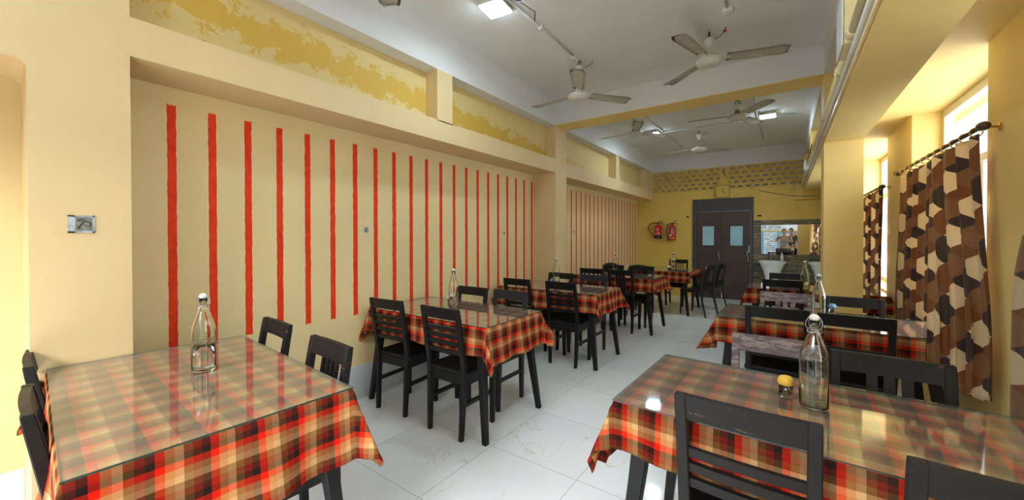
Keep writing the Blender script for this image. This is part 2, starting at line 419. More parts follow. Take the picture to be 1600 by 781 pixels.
def window(i, a, b):
    w = empty('window_%d' % i, (1.11, (a + b) / 2, .75), kind='structure')
    bm = bmesh.new(); L = (b - a) / 2; t = .045
    H = 2.40 - .75
    for (y0, y1, z0, z1) in ((-L, -L + t, 0, H), (L - t, L, 0, H), (-L + t, L - t, 0, t), (-L + t, L - t, H - t - .02, H), (-L + t, L - t, 1.10, 1.155)):
        box(bm, -.03, .03, y0, y1, z0, z1)
    box(bm, -.02, .02, -.02, .02, t, 1.10)
    obj('window_frame', bm, M['alu'], w, bevel=.003)
    bm = bmesh.new(); box(bm, -.003, .003, -L + t, L - t, t, 1.10); box(bm, -.003, .003, -L + t, L - t, 1.155, H - t - .02)
    obj('pane', bm, M['window_glass'], w)
for i, (a, b) in enumerate(WIN): window(i + 1, a, b)

# far wall (solid with breeze-block panels along the top)
FY = YF
def fz(z): return 1.35 + (z - 1.35) * 1.006
bm = bmesh.new()
DX0, DX1, DZ = -1.655, -.518, 2.135
box(bm, XP, DX0, FY, FY + .15, 0, 2.325); box(bm, DX0, DX1, FY, FY + .15, DZ, 2.325); box(bm, DX1, XW + .3, FY, FY + .15, 0, 2.325)
box(bm, XP, XL, FY, FY + .15, 2.325, ZN1); box(bm, -1.135, -.975, FY - .012, FY + .15, 2.325, 2.80)
box(bm, .30, XW + .3, FY, FY + .15, 2.325, ZN1)
box(bm, XP, XW + .3, FY, FY + .15, 2.80, 2.806)
struct('wall_far', bm, M['farwall'])
bm = bmesh.new(); box(bm, XP, XW + .3, FY, FY + .15, 2.806, ZC); struct('trim_7', bm, M['plaster'])
# backing wall beyond the breeze blocks and door, shade painted in near-black
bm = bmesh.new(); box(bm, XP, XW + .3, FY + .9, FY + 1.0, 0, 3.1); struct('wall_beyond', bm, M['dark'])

def jali(x0, x1, lab):
    bm = bmesh.new(); rows = 5; z0 = 2.325; H = .475 / rows; px = .1445
    d0, d1 = FY + .01, FY + .09
    for r in range(rows):
        zb = z0 + r * H
        box(bm, x0, x1, d0, d1, zb, zb + .032); box(bm, x0, x1, d0, d1, zb + .070, zb + H)
        off = px / 2 if r % 2 else 0
        c = x0 + off - px; holes = []
        while c < x1:
            holes.append((c + .03, c + .03 + .085)); c += px
        xx = x0
        for a, b in holes:
            if b <= x0 or a >= x1: continue
            if a > xx: box(bm, xx, min(a, x1), d0, d1, zb + .032, zb + .070)
            # the mortar joint between blocks, a shallow raised rib
            xx = max(x0, b)
        if xx < x1: box(bm, xx, x1, d0, d1, zb + .032, zb + .070)
    for r in range(rows):
        zb = z0 + r * H; off = px / 2 if r % 2 else 0; c = x0 + off
        while c < x1 - .01:
            if c > x0: box(bm, c - .005, c + .005, d0 - .009, d0 + .001, zb + .003, zb + H - .003)
            c += px
        box(bm, x0, x1, d0 - .009, d0 + .001, zb - .003, zb + .004)
    o = struct('trim_8', bm, M['jali']); return o
jali(XL, -1.135, ''); jali(-.975, .30, '')

# back wall: wide shopfront opening to the street
bm = bmesh.new()
box(bm, XP - .15, -2.35, YN - .15, YN, 0, ZC); box(bm, .42, XW + .4, YN - .15, YN, 0, ZC); box(bm, -2.35, .42, YN - .15, YN, 2.55, ZC)
struct('wall_back', bm, M['cream'])

# ------------------------------------------------------------------ door
dr = empty('door_1', ((DX0 + DX1) / 2, FY, 0), kind='structure')
W = (DX1 - DX0) / 2
bm = bmesh.new()
box(bm, -W, -W + .085, -.03, .12, 0, DZ); box(bm, W - .05, W, -.03, .12, 0, DZ); box(bm, -W + .085, W - .05, -.03, .12, 1.86, DZ)
obj('door_frame', bm, M['doorf'], dr, bevel=.004)
bm = bmesh.new(); box(bm, -W + .085, W - .05, -.034, -.03, 1.853, 1.866); box(bm, W - .056, W - .050, -.034, -.03, 0, 1.86)
obj('frame_edge_strip', bm, simple('blue_grey_metal_edging', (.22, .28, .38), .4), dr)['label'] = 'blue-grey edging strip round the leaves'
xa, xb = -W + .089, W - .054; xm = (xa + xb) / 2 - .02
for s, (x0, x1) in enumerate(((xa, xm - .003), (xm + .003, xb))):
    bm = bmesh.new()
    cx = (x0 + x1) / 2 - (.02 if s == 0 else -.01); w0, w1, h0, h1 = cx - .12, cx + .12, 1.135, 1.555
    box(bm, x0, w0, 0, .045, .01, 1.855); box(bm, w1, x1, 0, .045, .01, 1.855); box(bm, w0, w1, 0, .045, .01, h0); box(bm, w0, w1, 0, .045, h1, 1.855)
    lf = obj('door_leaf', bm, M['doorl'], dr)
    bm = bmesh.new()
    for q in ((w0 - .012, w0 + .004, h0 - .012, h1 + .012), (w1 - .004, w1 + .012, h0 - .012, h1 + .012), (w0, w1, h0 - .012, h0 + .004), (w0, w1, h1 - .004, h1 + .012)):
        box(bm, q[0], q[1], -.008, .01, q[2], q[3])
    obj('glazing_bead', bm, M['darkblk'], lf)
    obj('pane', BX(w0, w1, .015, .022, h0, h1), M['pane'], lf)
    hx = x1 - .045
    bm = bmesh.new(); tube(bm, [(hx, 0, .80), (hx, -.035, .815), (hx + .014, -.045, .87), (hx, -.045, .92), (hx - .014, -.045, .97), (hx, -.035, 1.03), (hx, 0, 1.045)], .008)
    obj('handle', bm, M['chrome'], lf)
obj('tower_bolt', BX(W - .085, W - .068, -.04, -.005, 1.0, 1.15, ), M['skirt'], dr)['label'] = 'steel bolt plate on the right leaf'

# stone cladding
bm = bmesh.new(); random.seed(11); z = 0.0
while z < 1.655:
    h = random.uniform(.012, .026); h = min(h, 1.665 - z); x = DX1 + .001
    while x < XW - .01:
        l = random.uniform(.05, .19); l = min(l, XW - x)
        box(bm, x + .001, x + l - .001, FY - random.uniform(.008, .034), FY, z + .001, z + h - .001); x += l
    z += h
struct('trim_9', bm, M['stone'])
# mirror
mr = empty('wall_mirror', (.14, FY - .036, 1.27), 0, 'wide frameless wall mirror on the stacked stone above the wash basins', 'mirror')
bm = bmesh.new(); box(bm, -.53, .53, -.008, .002, -.29, .29)
obj('glass', bm, M['mirror'], mr, bevel=.002)
obj('backing_edge', BX(-.535, .535, .002, .008, -.295, .295), M['doorf'], mr)

# ------------------------------------------------------------------ basins
def basin(x, lab, full=True):
    t = empty('wash_basin', (x, FY - .035, 0), 0, lab, 'basin', 'wash basins under the mirror')
    bm = bmesh.new()
    secs = [(.86, .46, .40, .015), (.845, .465, .41, .015), (.80, .40, .36, .03), (.70, .32, .30, .06), (.60, .26, .25, .10), (.50, .22, .21, .13), (.30, .19, .18, .15), (.0, .20, .20, .15)]
    def rr(w, d, z, yo, m=24):
        out = []
        for i in range(m):
            a = 2 * PI * i / m; c, s = math.cos(a), math.sin(a); p = .55
            out.append(bm.verts.new((w / 2 * math.copysign(abs(c) ** p, c), -yo - d / 2 + d / 2 * math.copysign(abs(s) ** p, s), z)))
        return out
    rings = [rr(.38, .32, .845, .055), rr(.40, .35, .86, .035)] + [rr(w, d, z, y - .015) for z, w, d, y in secs]
    inner = [rr(.20, .18, .74, .12)]
    allr = inner + rings
    for a, b in zip(allr, allr[1:]):
        for i in range(24):
            f = bm.faces.new((a[i], a[(i + 1) % 24], b[(i + 1) % 24], b[i])); f.smooth = True
    bm.faces.new(inner[0]); bm.faces.new(rings[-1][::-1])
    bmesh.ops.recalc_face_normals(bm, faces=bm.faces[:])
    obj('bowl', bm, M['ceramic'], t)
    bm = bmesh.new(); tube(bm, [(-.02, -.05, .85), (-.02, -.05, .97), (-.02, -.06, .985), (-.02, -.14, .975)], .011); tube(bm, [(-.05, -.05, .985), (.01, -.05, .985)], .007)
    obj('tap', bm, M['chrome'], t)
    return t
basin(-.20, 'white flared pedestal basin nearest the brown double door')
basin(.58, 'white basin half hidden behind the yellow pillar')
b_ = empty('soap_bottle', (-.045, FY - .11, .862), 0, 'small white soap bottle standing on the basin under the mirror', 'bottle')
bm = bmesh.new(); lathe(bm, [(0, 0), (.024, 0), (.026, .01), (.026, .09), (.012, .115), (.012, .125), (0, .125)], 16); obj('body', bm, M['ceramic'], b_)
bm = bmesh.new(); lathe(bm, [(0, .125), (.014, .125), (.014, .145), (0, .145)], 12); obj('cap', bm, M['white'], b_)

# ------------------------------------------------------------------ wall things
def extinguisher(x, z, lab, first):
    t = empty('fire_extinguisher', (x, FY - .085, z), 0, lab, 'fire extinguisher', 'fire extinguishers on the end wall')
    bm = bmesh.new(); H = .31 if first else .33
    lathe(bm, [(0, 0), (.07, 0), (.075, .012), (.075, H - .04), (.06, H - .01), (.022, H), (.02, H + .02), (0, H + .02)], 28)
    cyl = obj('cylinder', bm, M['red'], t)
    bm = bmesh.new()
    if first:
        lathe(bm, [(.076, -.005), (.079, 0), (.079, .065), (.076, .07)], 28); obj('base_cup', bm, M['darkblk'], t)
    else:
        lathe(bm, [(.0765, .035), (.0765, .055)], 28); obj('yellow_band', bm, M['labelyel'], t)
        bm = bmesh.new(); lathe(bm, [(.0765, H - .075), (.0765, H - .05)], 28); obj('blue_band', bm, M['labelblue'], t)
    # paper label: heading bars, white panel and lines of print following the cylinder
    bm = bmesh.new()
    def patch(a0, a1, z0, z1, r=.0772, n=5):
        A = [bm.verts.new((r * math.sin(a0 + (a1 - a0) * i / n), -r * math.cos(a0 + (a1 - a0) * i / n), z0)) for i in range(n + 1)]
        B = [bm.verts.new((v.co.x, v.co.y, z1)) for v in A]
        for i in range(n): bm.faces.new((A[i], A[i + 1], B[i + 1], B[i]))
    if first:
        patch(-.45, .35, .215, .228); patch(-.3, .2, .19, .2); patch(.25, .65, .10, .13); patch(-.6, .1, .09, .1); patch(-.1, .0, .12, .17)
    else:
        patch(-.12, .0, .08, .25); patch(-.6, -.05, .09, .14); patch(.05, .5, .16, .172); patch(.1, .4, .21, .222); patch(0, .3, .185, .193)
    obj('label_print', bm, M['label'], cyl)
    bm = bmesh.new()
    tube(bm, [(0, 0, H + .02), (0, 0, H + .055)], .014)
    tube(bm, [(-.01, 0, H + .055), (.11, -.01, H + .04)], .007); tube(bm, [(-.01, 0, H + .065), (.03, -.01, H + .085), (.10, -.01, H + .115)], .006)
    obj('valve_handle', bm, M['darkblk'], t)
    bm = bmesh.new()
    if first: pts = [(-.01, 0, H + .045), (-.09, -.01, H + .055), (-.17, -.01, H + .03), (-.215, -.01, H - .04), (-.20, -.01, H - .12), (-.14, -.01, H - .20), (-.10, -.01, H - .24), (-.09, -.01, .045)]
    else: pts = [(-.01, 0, H + .045), (-.08, -.01, H + .03), (-.12, -.01, H - .04), (-.125, -.01, H - .12), (-.11, -.01, H - .2), (-.09, -.01, .02)]
    tube(bm, pts, .011); obj('hose', bm, simple('dark_red_hose', (.2, .012, .01), .5), t)
    bm = bmesh.new(); tube(bm, [pts[-1], (pts[-1][0], pts[-1][1], pts[-1][2] - .03)], .014); obj('nozzle', bm, M['darkblk'], t)
    bm = bmesh.new(); box(bm, -.015, .015, .03, .0845, H - .06, H + .03); obj('wall_bracket', bm, M['chrome'], t)
extinguisher(-2.37, 1.285, 'red fire extinguisher with a black base cup and wide looping hose', True)
extinguisher(-2.06, 1.245, 'red fire extinguisher with blue and yellow bands, nearer the door', False)

ck = empty('wall_clock', (-1.075, FY - .012, 2.28), 0, 'square yellow wall clock above the double door', 'clock')
bm = bmesh.new(); box(bm, -.135, .135, -.035, 0, -.135, .135); ck2 = obj('case', bm, M['farwall'], ck, bevel=.01)
bm = bmesh.new()
for q in ((-.135, .135, .118, .135), (-.135, .135, -.135, -.118), (-.135, -.118, -.118, .118), (.118, .135, -.118, .118)): box(bm, q[0], q[1], -.043, -.034, q[2], q[3])
obj('rim', bm, simple('dark_mustard_clock_rim', (.40, .26, .05), .5), ck2)
bm = bmesh.new(); box(bm, -.005, .002, -.04, -.035, 0, .075); obj('minute_hand', bm, M['darkblk'], ck)
bm = bmesh.new()
v = [bm.verts.new(p) for p in ((-.004, -.0405, .002), (.062, -.0405, -.045), (.058, -.0405, -.051), (-.006, -.0405, -.006))]; bm.faces.new(v)
bmesh.ops.solidify(bm, geom=bm.faces[:], thickness=.002); obj('hour_hand', bm, M['darkblk'], ck)

def anchor(x, z, rz, lab):
    t = empty('cable_clip', (x, FY, z), 0, lab, 'clip', 'small dark clips on the end wall')
    bm = bmesh.new(); c, s = math.cos(rz), math.sin(rz)
    tube(bm, [(-.035 * c, -.012, -.035 * s), (.035 * c, -.012, .035 * s)], .012); tube(bm, [(0, -.001, 0), (0, -.012, 0)], .01)
    obj('clamp', bm, M['darkblk'], t)
anchor(-1.755, 1.762, -.7, 'small dark clip on the yellow wall left of the double door')
anchor(-.42, 1.75, 0, 'small dark clip on the yellow wall right of the double door')
t = empty('pull_switch', (-1.06, FY - .012, 2.70), 0, 'dark bulb holder on the pier between the breeze-block panels', 'lamp holder')
bm = bmesh.new(); lathe(bm, [(0, 0), (.03, 0), (.03, .02), (.02, .045), (0, .045)], 14)
for v in bm.verts: v.co = Vector((v.co.x, -v.co.z, v.co.y))
obj('holder', bm, M['fandark'], t)
bm = bmesh.new(); tube(bm, [(0, -.03, 0), (.01, -.05, .05), (.0, -.03, .07)], .006); tube(bm, [(0, -.02, -.02), (.03, -.02, -.09), (.06, -.012, -.14)], .004); obj('wire', bm, M['cable'], t)

def sag(p0, p1, drop, n=14):
    p0, p1 = Vector(p0), Vector(p1)
    return [p0.lerp(p1, i / n) - Vector((0, 0, drop * 4 * (i / n) * (1 - i / n))) for i in range(n + 1)]
bm = bmesh.new(); tube(bm, sag((-.44, FY - .02, 2.27), (.34, FY - .02, 2.095), .03) + [Vector((.88, FY - .02, 2.08))], .007)
setprops(obj('hanging_cable', bm, M['fandark']), 'brown cable slung across the end wall above the mirror', 'cable')
bm = bmesh.new(); tube(bm, sag((-.87, FY - .012, 2.30), (.16, FY - .012, 2.27), .25, 20), .003)
setprops(obj('hanging_cable', bm, M['conduit']), 'thin yellow painted wire drooping over the door corner', 'cable')
t = empty('meter_board', (.235, FY - .003, 2.18), 0, 'flat yellow painted board at the right end of the breeze blocks', 'board')
bm = bmesh.new(); box(bm, -.08, .05, -.012, 0, -.15, .15); obj('board', bm, M['farwall'], t, bevel=.002)
bm = bmesh.new(); tube(bm, [(-.08, -.015, -.15), (.5, -.015, -.15)], .006); obj('pipe', bm, M['jali'], t)

# sockets on the left wall
t = empty('socket_box', (XL, .277, 1.404), 0, 'open metal socket box with loose wires in the near left pillar', 'socket box')
bm = bmesh.new(); hw, hh = .04, .038
for q in ((-hw, hw, -hh, -hh + .006), (-hw, hw, hh - .006, hh), (-hw, -hw + .022, -hh, hh), (hw - .006, hw, -hh, hh)): box(bm, 0, .005, q[0], q[1], q[2], q[3])
box(bm, 0.0005, .0015, -hw + .005, hw - .005, -hh + .005, hh - .005)
obj('box', bm, simple('paint_smeared_steel', (.40, .45, .46), .5, var=.3, scale=40), t)
obj('recess', BX(.0016, .003, -.018, hw - .008, -hh + .01, hh - .01), M['metalbox'], t)
bm = bmesh.new(); tube(bm, [(.004, -.012, .016), (.009, .0, .020), (.010, .009, .012), (.009, -.002, -.004), (.009, -.010, -.016), (.005, -.006, -.018)], .0022); tube(bm, [(.004, .012, .012), (.010, .022, .012), (.009, .028, .0), (.005, .026, -.008)], .002)
obj('loose_wire', bm, M['cable'], t)
def wbox(y, z, s, lab):
    t = empty('socket_box', (XP, y, z), 0, lab, 'socket box', 'small boxes in the striped wall')
    bm = bmesh.new(); box(bm, 0, .004, -s, s, -s, s); obj('plate', bm, M['skirt'], t)
    obj('recess', BX(.0042, .006, -s * .55, s * .8, -s * .8, s * .8), M['metalbox'], t)
wbox(1.916, 1.402, .027, 'small square socket box between the red stripes beyond the first bottle')
wbox(3.865, 1.385, .02, 'tiny dark socket box between the red stripes above the second table')
wbox(5.84, 1.417, .02, 'tiny dark box between red stripes past the left pillar')

# ------------------------------------------------------------------ pipes along the right beam
X = XB0 - .022
bm = bmesh.new(); tube(bm, [(X, YN + .02, 2.345), (X, 2.52, 2.345)], .022, 12); tube(bm, [(X, 2.80, 2.345), (X, 8.9, 2.345), (X, 9.15, 2.32)], .020, 12)
pp = setprops(obj('conduit_pipe', bm, M['conduit']), 'thick cream conduit pipe running along the side of the right beam', 'pipe')
for y in (2.50, 3.05, 4.2, 5.2, 6.5):
    bm = bmesh.new(); tube(bm, [(X, y - .03, 2.345), (X, y + .03, 2.345)], .027, 12); obj('coupling', bm, M['conduit'], pp)
bm = bmesh.new(); tube(bm, [(X + .006, YN + .02, 2.285), (X + .006, 9.1, 2.285)], .012, 10)
pp = setprops(obj('conduit_pipe', bm, M['white']), 'thin pale conduit between the thick pipe and the beam edge', 'pipe')
bm = bmesh.new(); box(bm, XB0 - .013, XB0, YN + .02, 9.15, 2.222, 2.25)
setprops(obj('cable_trunking', bm, M['conduit'], bevel=.003), 'flat cream cable trunking along the lower edge of the right beam', 'trunking')
t = empty('switch_box', (XB0, 2.66, 2.45), 0, 'white electrical box on the right beam where the thick pipe breaks', 'box')
bm = bmesh.new(); box(bm, -.055, 0, -.12, .12, -.14, .13); obj('box', bm, M['conduit'], t, bevel=.004)
bm = bmesh.new(); box(bm, -.062, -.056, -.125, .125, -.145, .135); obj('cover', bm, M['white'], t, bevel=.002)
t = empty('switch_box', (XB0, 6.96, 2.33), 0, 'small white box far along the right beam pipes', 'box')
bm = bmesh.new(); box(bm, -.07, 0, -.09, .09, -.05, .08); obj('box', bm, M['white'], t, bevel=.004)
bm = bmesh.new(); box(bm, -.073, -.070, -.07, .07, -.03, .06); obj('cover', bm, M['white'], t)
bm = bmesh.new()
for i, y in enumerate((3.2, 3.9, 4.4, 5.3, 6.2, 7.3)): tube(bm, [(XB0, y, 2.315), (XB0 - .02, y, 2.318)], .008, 6)
tube(bm, [(XB0 - .05 , 5.5, 2.375)] + sag((XB0 - .045, 5.5, 2.375), (XB0 - .045, 6.9, 2.37), .01), .005, 6)
setprops(obj('cable', bm, M['cable']), 'short black cable tucked along the right beam pipe with its clips', 'cable')

# ------------------------------------------------------------------ ceiling lights and wiring
def led(x, y, rz, lab, s=.10):
    t = empty('ceiling_light', (x, y, ZC), rz, lab, 'light', 'square LED ceiling lights')
    bm = bmesh.new()
    loft(bm, [(0, 0, -.045, 2 * s, 2 * s), (0, 0, -.0, 2 * s - .02, 2 * s - .02)]); obj('housing', bm, M['white'], t, bevel=.002)
    obj('diffuser', BX(-s + .008, s - .008, -s + .008, s - .008, -.052, -.0455), M['led'], t)
led(-1.81, 2.33, .12, 'square white LED light nearest the camera on the near ceiling')
led(-1.83, 6.75, -.05, 'square LED light on the far ceiling beside the leftmost far fan', .095)
led(-.35, 1.75, .0, 'added unseen fill light on the near ceiling above the camera', .10)  # added lamp outside the frame, brightens the foreground
led(-1.81, -.4, .0, 'added unseen fill light on the ceiling behind the camera', .10)  # second added lamp, unseen, fills the foreground from behind
led(-.21, 6.72, .0, 'square LED light on the far ceiling near the right beam', .10)

def trunk(pts, r, m, lab, nm='ceiling_conduit'):
    bm = bmesh.new(); tube(bm, pts, r, 8); return setprops(obj(nm, bm, m), lab, 'conduit')
trunk([(-1.70, 2.33, ZC - .012), (-1.69, 2.9, ZC - .012), (-1.70, 3.5, ZC - .012)], .010, M['conduitw'], 'thin conduit on the near ceiling from the LED light to the left fan')
trunk([(-.36, 2.2, ZC - .012), (-.372, 3.40, ZC - .012)], .010, M['conduitw'], 'short conduit on the near ceiling ending at the white box by the right fan')
trunk([(-1.73, 6.87, ZC - .012), (.12, 6.93, ZC - .012)], .011, M['conduitw'], 'conduit crossing the far ceiling from left to right')
trunk([(-1.68, 5.0, ZC - .012), (-1.70, 6.5, ZC - .012), (-1.68, 8.25, ZC - .012)], .010, M['conduitw'], 'conduit running lengthwise past the far left LED light')
trunk([(-.35, 5.0, ZC - .012), (-.33, 8.4, ZC - .012)], .010, M['conduitw'], 'conduit running lengthwise on the far ceiling towards the end wall, right side')
def jbox(x, y, lab, s=.03):
    t = empty('junction_box', (x, y, ZC), 0, lab, 'junction box', 'ceiling junction boxes')
    bm = bmesh.new(); box(bm, -s, s, -s, s, -.035, 0); obj('box', bm, M['white'], t, bevel=.004)
    bm = bmesh.new(); lathe(bm, [(0, -.041), (s * .7, -.041), (s * .7, -.035), (0, -.035)], 14); obj('lid', bm, M['white'], t)
jbox(-1.69, 2.80, 'white junction box midway along the near ceiling conduit', .02)
jbox(-1.71, 3.46, 'white junction box at the left fan of the near ceiling')
jbox(-.372, 3.45, 'white junction box beside the right fan of the near ceiling', .036)
jbox(-1.20, 6.89, 'white junction box above the fan nearest the end wall')
bm = bmesh.new()
tube(bm, [(-1.66, 2.25, ZC - .02), (-1.62, 2.30, ZC - .05), (-1.60, 2.36, ZC - .04), (-1.66, 2.38, ZC - .012)], .006, 6)
ring(bm, (-1.60, 2.56, ZC - .065), (.8, .6, 0), .035, .003); tube(bm, [(-1.64, 2.42, ZC - .01), (-1.60, 2.56, ZC - .03)], .003, 6)
o = setprops(obj('loose_wire', bm, M['cable']), 'tangle of loose black wires beside the near LED light', 'wires')
bm = bmesh.new(); tube(bm, [(-1.70, 2.27, ZC - .02), (-1.665, 2.29, ZC - .045)], .009, 8); obj('tape', bm, M['orangec'], o)

# ------------------------------------------------------------------ fans
def fan(x, y, zb, a0, lab, m_body='fan', m_blade='fanblade', cone='fan'):
    """zb = height of the blade plane"""
    t = empty('ceiling_fan', (x, y, ZC), a0, lab, 'fan', 'three-bladed ceiling fans')
    D = zb - ZC
    bm = bmesh.new(); ring(bm, (0, 0, -.03), (1, 0, 0), .028, .005, 14); obj('hook', bm, M['cable'], t)
    bm = bmesh.new(); top = -.055; lathe(bm, [(0, top), (.030, top), (.042, top - .012), (.030, top - .06), (.018, top - .085), (0, top - .085)], 24); obj('canopy', bm, M['white'], t)
    bm = bmesh.new(); tube(bm, [(0, 0, -.05), (0, 0, D + .02)], .010, 12); obj('rod', bm, M['white'], t)
    bm = bmesh.new(); lathe(bm, [(0, D + .085), (.018, D + .085), (.026, D + .06), (.040, D + .02), (.048, D + .0)], 24); obj('lower_canopy', bm, M[cone], t)
    bm = bmesh.new(); lathe(bm, [(0, D + .005), (.05, D + .005), (.085, D - .002), (.108, D - .02), (.112, D - .035), (.104, D - .048), (.09, D - .055), (.085, D - .062), (.055, D - .074), (0, D - .078)], 36); obj('motor', bm, M[m_body], t)
    for k in range(3):
        a = 2 * PI * k / 3
        bm = bmesh.new(); n = 8; up = []; R0, R1 = .135, .60
        for i in range(n + 1):
            r = R0 + (R1 - R0) * i / n
            w = .052 + .020 * i / n
            if i == n: w *= .72
            tw = -math.radians(13 - 5 * i / n)
            for s in (-1, -.5, 0, .5, 1):
                yy = s * w; z = D - .012 + yy * math.tan(tw) - .008 * (1 - s * s) * -1
                up.append(bm.verts.new((r, yy, z)))
        for i in range(n):
            for s in range(4):
                q = i * 5 + s; f = bm.faces.new((up[q], up[q + 5], up[q + 6], up[q + 1])); f.smooth = True
        bmesh.ops.solidify(bm, geom=bm.faces[:], thickness=.003)
        bl = obj('blade', bm, M[m_blade], t); bl.rotation_euler = (0, 0, a)
        bm = bmesh.new(); box(bm, .09, .17, -.016, .016, D - .014, D - .008); box(bm, .09, .12, -.02, .02, D - .03, D - .008)
        obj('blade_arm', bm, M[m_body], bl)
    bm = bmesh.new(); tube(bm, [(.0, 0, -.06), (.02, .02, -.05), (.05, .015, -.062), (.08, -.005, -.058), (.10, -.03, -.045), (.115, -.05, -.03), (.12, -.07, -.012)], .003, 6)
    obj('supply_wire', bm, M['cable'], t)
R = math.radians
fan(-.548, 3.747, 2.905, R(17), 'cream ceiling fan in full view at the top right of the near ceiling')
fan(-1.713, 3.591, 2.80, R(54), 'cream ceiling fan in front of the left end of the white cross beam')
fan(-1.74, 1.16, 2.88, R(10), 'ceiling fan over the near left table, only a blade tip in view')
fan(-1.892, 5.90, 2.94, R(54), 'far ceiling fan next to the left LED light, partly behind the beam', cone='fandark')
fan(-.519, 5.857, 2.94, R(-50), 'far ceiling fan beside the right LED light', cone='fandark')
fan(-1.20, 7.19, 2.85, R(45), 'ceiling fan furthest away, closest to the end wall')
bm = bmesh.new(); tube(bm, [(-.415, 3.60, ZC - .09), (-.40, 3.58, ZC - .11)], .010, 8)
setprops(obj('wire_cap', bm, M['redcable']), 'small red wire cap dangling beside the near right fan', 'wire cap')

# ------------------------------------------------------------------ tables, cloths, glass
def dining_table(cx, cy, L, Wd, zt, rz, lab):
    t = empty('dining_table', (cx, cy, 0), rz, lab, 'table', 'dining tables')
    z = zt - .012
    obj('tabletop', BX(-L / 2 + .004, L / 2 - .004, -Wd / 2 + .004, Wd / 2 - .004, z - .028, z), M['black'], t, bevel=.003)
    bm = bmesh.new(); a, b = L / 2 - .09, Wd / 2 - .07; z1 = z - .029; z0 = z1 - .075
    box(bm, -a, a, -b, -b + .022, z0, z1); box(bm, -a, a, b - .022, b, z0, z1); box(bm, -a, -a + .022, -b + .022, b - .022, z0, z1); box(bm, a - .022, a, -b + .022, b - .022, z0, z1)
    obj('apron', bm, M['black'], t)
    for sx in (-1, 1):
        for sy in (-1, 1):
            bm = bmesh.new()
            loft(bm, [(sx * (L / 2 - .015), sy * (Wd / 2 - .012), 0, .036, .036), (sx * (L / 2 - .075), sy * (Wd / 2 - .055), .5, .052, .05), (sx * (L / 2 - .095), sy * (Wd / 2 - .075), z1, .06, .055)])
            obj('leg', bm, M['black'], t, bevel=.003)
    return t

def cloth(cx, cy, L, Wd, zt, rz, ox, oy, seed, lab, tip=(1, 1, 1, 1)):
    """rectangular cloth: flat top, hanging sides with soft flutes, folded corners; ox/oy = overhangs"""
    rnd = random.Random(seed); bm = bmesh.new(); uvl = bm.loops.layers.uv.new('UVMap')
    st = .02
    def axis(h, o):
        n0 = max(2, round(2 * h / .04)); n1 = max(3, round(o / st))
        return [-h - o + o * i / n1 for i in range(n1)] + [-h + 2 * h * i / n0 for i in range(n0)] + [h + o * i / n1 for i in range(n1 + 1)]
    a, b = L / 2, Wd / 2
    S, T = axis(a, ox), axis(b, oy)
    ph = [rnd.uniform(0, 6) for _ in range(8)]; fr = [rnd.uniform(14, 20) for _ in range(4)]
    ztop = zt - .0055
    grid = []
    for i, s in enumerate(S):
        row = []
        for j, t in enumerate(T):
            dx = max(0, abs(s) - a); dy = max(0, abs(t) - b)
            sx = 1 if s > 0 else -1; sy = 1 if t > 0 else -1
            px = max(-a, min(a, s)); py = max(-b, min(b, t))
            if dx == 0 and dy == 0: p = Vector((px, py, ztop))
            else:
                r = math.hypot(dx, dy); th = math.atan2(dy, dx)           # 0 along x side, 90deg along y side
                k = math.sin(2 * th) if dx > 0 and dy > 0 else 0
                ci = (0 if sx < 0 else 1) + (0 if sy < 0 else 2)
                base = .05 + .05 * r / .2
                al = base * .8 + (.30 * tip[ci]) * k ** 1.2
                if dy == 0: al += .07 * math.sin(py * fr[0] + ph[0]) * min(1, r / .12) + .05 * math.sin(py * 31 + ph[1]) * min(1, r / .15)
                if dx == 0: al += .06 * math.sin(px * fr[1] + ph[2]) * min(1, r / .12) + .04 * math.sin(px * 27 + ph[3]) * min(1, r / .15)
                # pleats that gather into the corner
                if k > 0: al += .17 * math.sin(th * 7.0 + ph[4 + ci % 4]) * k * min(1, r / .12)
                rad = .006
                rr = max(0, r - rad)
                dirx, diry = (math.cos(th) * sx, math.sin(th) * sy)
                off = rad * (1 - math.cos(min(1, r / rad) * PI / 2)) if r < rad else rad + rr * math.sin(al)
                drop = rad * math.sin(min(1, r / rad) * PI / 2) if r < rad else rad * .6 + rr * math.cos(al)
                # tips lift a little because the fold doubles back
                if k > 0: drop *= 1 - .06 * k
                p = Vector((px + dirx * off, py + diry * off, ztop - drop))
            row.append(bm.verts.new(p))
        grid.append(row)
    for i in range(len(S) - 1):
        for j in range(len(T) - 1):
            f = bm.faces.new((grid[i][j], grid[i + 1][j], grid[i + 1][j + 1], grid[i][j + 1])); f.smooth = True
            for lp, (ii, jj) in zip(f.loops, ((i, j), (i + 1, j), (i + 1, j + 1), (i, j + 1))): lp[uvl].uv = (S[ii] + seed * .037, T[jj] + seed * .051)
    o = obj('tablecloth', bm, M['plaid'], loc=(cx, cy, 0), rot=(0, 0, rz))
    md = o.modifiers.new('thickness', 'SOLIDIFY'); md.thickness = .0012; md.offset = -1
    return setprops(o, lab, 'tablecloth', 'checked tablecloths')

def glass(cx, cy, L, Wd, zt, rz, lab):
    bm = bmesh.new(); box(bm, -L / 2, L / 2, -Wd / 2, Wd / 2, zt - .005, zt)
    bm.faces.ensure_lookup_table()
    for f in bm.faces: f.material_index = 0 if abs(f.normal.z) > .5 or abs(f.calc_center_median().z - zt + .0025) > .002 else 1
    o = obj('glass_sheet', bm, [M['glass_sheet'], M['glass_edge']], loc=(cx, cy, 0), rot=(0, 0, rz))
    return setprops(o, lab, 'glass sheet', 'glass sheets on the tables')

